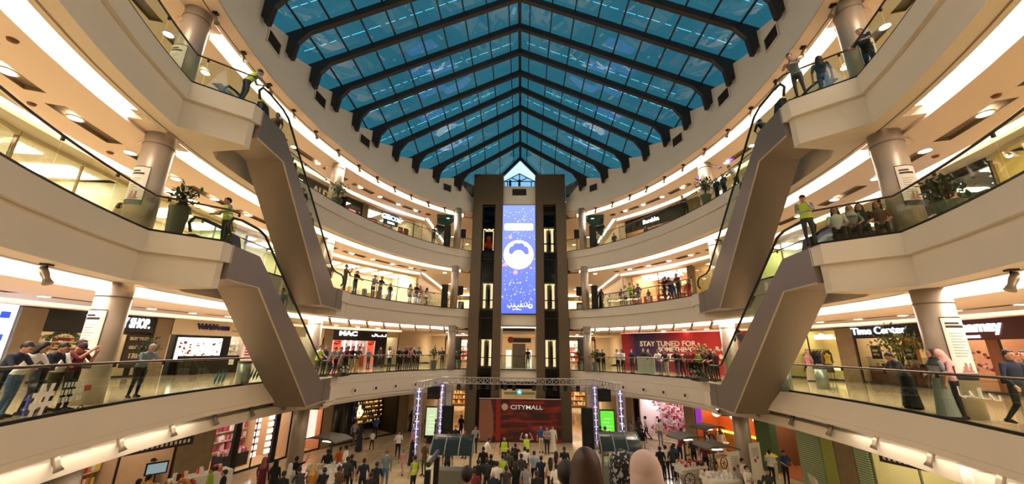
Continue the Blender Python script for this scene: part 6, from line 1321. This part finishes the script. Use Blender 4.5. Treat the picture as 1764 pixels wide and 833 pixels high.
bpy.data.objects.remove(o)
# ---- lower left counters
t = thing('sweets_counter', 'long counter heaped with sweets under the first gallery edge, lower left', 'counter', (-14.3, 14.9, .002), R(68)); m = MB(); m.box((0, 0, .5), (5.6, 1.1, 1.0)); m.obj('counter', mat('counter_cream', '#d8ccb8', .4), t)
m = MB()
for i in range(260): m.ball((rnd.uniform(-2.7, 2.7), rnd.uniform(-.45, .45), 1.04+.22*rnd.random()), rnd.uniform(.06, .13), 6, 4, mi=rnd.randrange(5))
m.obj('heaped_sweets', goods_m('food'), t, kind='stuff'); m = MB(); m.box((-1.2, .5, 1.35), (2.6, .05, .5)); m.obj('lavender_panel', em('lavender_glow', '#a888b8', .2), t); 
t = thing('till_screen', 'dark till screen above the sweets counter', 'screen', (-14.6, 16.9, .002), R(50)); m = MB(); m.box((0, 0, 1.75), (.7, .06, .45)); m.tube([(0, 0, 0), (0, 0, 1.6)], .03, 6); m.obj('casing', BLACKM, t); m = MB(); m.box((0, -.04, 1.75), (.6, .02, .35)); m.obj('display', em('dim_screen', '#8098a0', .5), t)
t = thing('wrapping_counter', 'pale counter before the visitor with the backpack', 'counter', (-14.2, 18.9, .002), R(60)); m = MB(); m.box((0, 0, .5), (2.2, .8, 1.0)); m.obj('body', WHITE, t); m = MB()
for i in range(16): m.box((rnd.uniform(-1, 1), rnd.uniform(-.3, .3), 1.08), (.12, .12, .16+.2*rnd.random()), mi=rnd.randrange(5))
m.obj('parcels', goods_m('red'), t, kind='stuff')
for lb, p, q in (('long dark hanging sign over the lower left shops', (-13.3, 15.3), R(68)), ('long dark hanging sign with pale letters over the lower right cafe', (13.6, 14.6), R(-68))):
    t = thing('hanging_sign', lb, 'sign', (*p, 2.95), q); m = MB(); m.box((0, 0, 0), (2.2, .06, .3)); m.obj('panel', mat('navy_board', '#0c1030', .4), t); m = MB()
    for i in range(14): m.box((-.95+i*.145, -.035*(1), 0), (.08, .01, .12)); m.box((-.95+i*.145, .035, 0), (.08, .01, .12))
    m.obj('pale_letters', WL, t); m = MB(); m.tube([(-.9, 0, .15), (-.9, 0, .48)], .01, 4); m.tube([(.9, 0, .15), (.9, 0, .48)], .01, 4); m.obj('hanger', BLACK, t)
# ---- lower right cafe seats
ch0 = thing('shell_chair', 'x', 'chair'); m = MB(); v = []; f = []
for i in range(9):
    for j in range(9):
        u, w = (i/8-.5)*2, j/8; yy = -.22+.42*min(1, w*2) if w < .5 else .2+.1*(w-.5); zz = .45-.03*(1-u*u) if w < .5 else .45+(w-.5)*.84*(1-.25*u*u); v.append((u*.24*(1-.25*abs(w-.5)), yy-.10*u*u*(w > .45), zz))
f = [(i*9+j, i*9+j+1, (i+1)*9+j+1, (i+1)*9+j) for i in range(8) for j in range(8)]; m.add(v, f); m.obj('shell', WHITE, ch0, smooth=True)
for sx in (-1, 1):
    for sy in (-1, 1): m = MB(); m.tube([(sx*.1, sy*.1, .42), (sx*.2, sy*.2, 0)], .012, 5); m.obj('leg', STEEL, ch0)
cf = [True]
for i, (px, py) in enumerate(((1424, 812), (1437, 812), (1503, 806), (1518, 808), (1534, 805), (1552, 810), (1568, 812), (1510, 825), (1545, 828), (1583, 822))):
    p = pix(px, py, .85); place(ch0, cf, (p.x, p.y, .002) if i > 1 else (*E(14.6-i*.9, 3.7, 1), .002), rnd.uniform(-1, 1)+(1.2 if i < 2 else 2.2), 'white shell chair at the lower right cafe' if i > 1 else 'white shell chair against the lime green panel', 'white shell chairs of the right cafe' if i > 1 else 'pair of shell chairs by the lime panel')
tb = thing('cafe_table', 'x', 'table'); m = MB(); m.lathe((0, 0, 0), [(.4, .72), (.4, .75)], 24); m.obj('top', WHITE, tb); m = MB(); m.tube([(0, 0, .02), (0, 0, .72)], .03, 8); m.lathe((0, 0, 0), [(.22, 0), (.22, .02)], 16); m.obj('foot', STEEL, tb)
tf = [True]
for i, (x, y) in enumerate(((17.2, 18.3), (16.3, 16.9), (13.6, 28.2), (14.6, 26.6))): place(tb, tf, (x, y, .015), 0, ['round white cafe table behind the shell chairs', 'second round white table nearer the camera', 'round table in the orange cafe', 'round table before the green striped screen'][i], None)
for o in list(COL.objects):
    if o.name.startswith('cafe_table') and 'group' in o: del o['group']
for s_, p in ((0, (13.9, 23.4)), (1, (13.2, 24.6))):
    t = thing('flower_vase', 'pot of bright yellow flowers in the cafe %s' % ('nearest the roll-up banner' if s_ == 0 else 'behind the first pot'), 'flowers', (*p, .015)); m = MB(); m.lathe((0, 0, 0), [(.16, 0), (.2, .8), (.16, .85)], 16); m.obj('vase', WHITE, t); m = MB()
    for i in range(40): a = rnd.uniform(0, 6.28); q = rnd.uniform(0, .25); m.ball((q*math.cos(a), q*math.sin(a), 1.0+.2*rnd.random()), .05, 6, 4)
    m.obj('yellow_flowers', mat('yellow_petal', '#e8d030', .6, emit=.1), t, kind='stuff')
# ---- stair rail and panels close to the camera
t = thing('stair_newel', 'dark metal newel with sloping handrail left of the near bearded man', 'handrail', (0, 0, 0)); a = pix(752, 800, 3.6); 
P0 = EYE+(pix(738, 800, 3.0)-EYE).normalized()*7.5; P1 = EYE+(pix(754, 778, 3.0)-EYE).normalized()*8.6
m = MB(); m.tube([P0, P1], .045, 8); m.obj('handrail', RAIL, t)
for p in (P0, P1): m = MB(); m.box((p.x, p.y, p.z/2-.04), (.09, .09, p.z-.08)); m.obj('post', DARKTRIM, t)
# ---- central escalator that the nearest people ride
t = thing('central_escalator', 'escalator going down from the camera to the ground floor', 'escalator', (0, 0, 0)); m = MB()
yA, zA = 2.6, F1-.6; n = 22
for i in range(n):
    y0 = yA+i*.38; z = zA-(i+1)*.2
    m.box((1.0, y0+.19, z-.15), (1.1, .38, .3)); m.box((-.4, y0+.19, z-.15), (1.1, .38, .3))
m.obj('steps', mat('grooved_step_metal', '#45423f', .4, .6), t)
for x in (-1.05, .3, 1.65):
    m = MB(); m.prism([(yA, zA-.9), (yA+8.36, -.0), (yA+8.36, .05), (yA, zA+.0)], lambda u, v, k: (x+(.07 if k else -.07), u, max(v, .0))); m.obj('side_panel', STEEL, t)
# ---- decals on glass
def decal(lv, side, t0, z, fn, label):
    x, y = E(t0, .05, side); n = nrm(t0, side); f = frame((x, y, LV[lv]['F']+z), n); return f
ta = at_rail(118, 1, -1, .04); x, y = E(ta, .04, -1); n = nrm(ta, -1); f = frame((x, y, F1+.42), n)
t = thing('glass_sticker', 'white hash sign and small shopping trolley sticker on the left first gallery glass', 'sticker', (0, 0, 0))
text('hash_sign', '#', .85, f @ Matrix.Translation((-.35, 0, .0)), WL, t, depth=.002, bold=.02)
m = MB()
for i in range(3):
    for j in range(7): m.box((.15+j*.1-(i*.02), .22-i*.16, 0), (.05+.02*(j % 2), .11, .004), M=f)
m.obj('script_lines', mat('sticker_pale', '#c8d0c0', .5), t)
m = MB(); m.box((.85, .1, 0), (.22, .13, .004), M=f); m.obj('red_patch', mat('sticker_red', '#a04030', .6), t)
m = MB()
for cx in (.35, .8): m.tube([f @ Vector((cx+.09*math.cos(a*.628), -.38+.09*math.sin(a*.628), 0)) for a in range(10)], .012, 4, closed=True)
m.obj('trolley_wheels', mat('sticker_dark', '#20241c', .6), t)
ta = at_rail(1670, 1, 1, .04); x, y = E(ta, .04, 1); n = nrm(ta, 1); f = frame((x, y, F1+.62), n)
m = MB(); W3 = lambda pts, r=.018: m.tube([f @ Vector((a, b, 0)) for a, b in pts], r, 4)
for pts in ([(-.5, .2), (-.5, 0), (-.35, -.03)], [(-.35, 0), (-.2, 0), (-.18, .12), (-.1, 0)], [(-.1, 0), (.05, 0), (.06, .22)], [(.12, .22), (.12, 0), (.3, 0), (.33, .12)], [(.33, .12), (.42, 0), (.55, 0), (.56, .1)]): W3(pts)
m.obj('glass_lettering', WL, label='white flowing script sticker on the right first gallery glass', category='sticker')
for i, (t0) in enumerate((-3.5, 3.0)):
    x, y = E(t0, .04, -1); n = nrm(t0, -1); f = frame((x, y, F1+.35), n); m = MB()
    for q in range(3): m.prism([(q*.2-.3, 0), (q*.2-.1, .35), (q*.2-.15, .0), (q*.2-.28, -.2)], lambda u, v, k: tuple(f @ Vector((u, v, .004*k))))
    m.obj('teal_sticker', mat('sticker_teal', '#3c8080', .5), label='teal splash sticker on the left glass, %s from the camera' % ('nearer' if i == 0 else 'farther'), category='sticker')
# smoke detectors and speakers in the near ceilings
for i, (px, py, z) in enumerate(((22, 68, 13.0), (55, 178, 13.0), (190, 262, 13.0), (1716, 164, 13.0), (1611, 268, 13.0))):
    p = pix(px, py, z); m = MB(); m.lathe((0, 0, 0), [(.1, 0), (.08, -.05), (.03, -.07)][::-1], 14); o = m.obj('smoke_detector', mat('detector', '#7c4c34', .5), label=['small brown round detector in the upper left ceiling', 'round detector by the first left downlight', 'round detector nearest the left column', 'round detector in the right ceiling near the frame edge', 'round detector nearest the right column'][i], category='detector'); put(o, (p.x, p.y, z-.002))
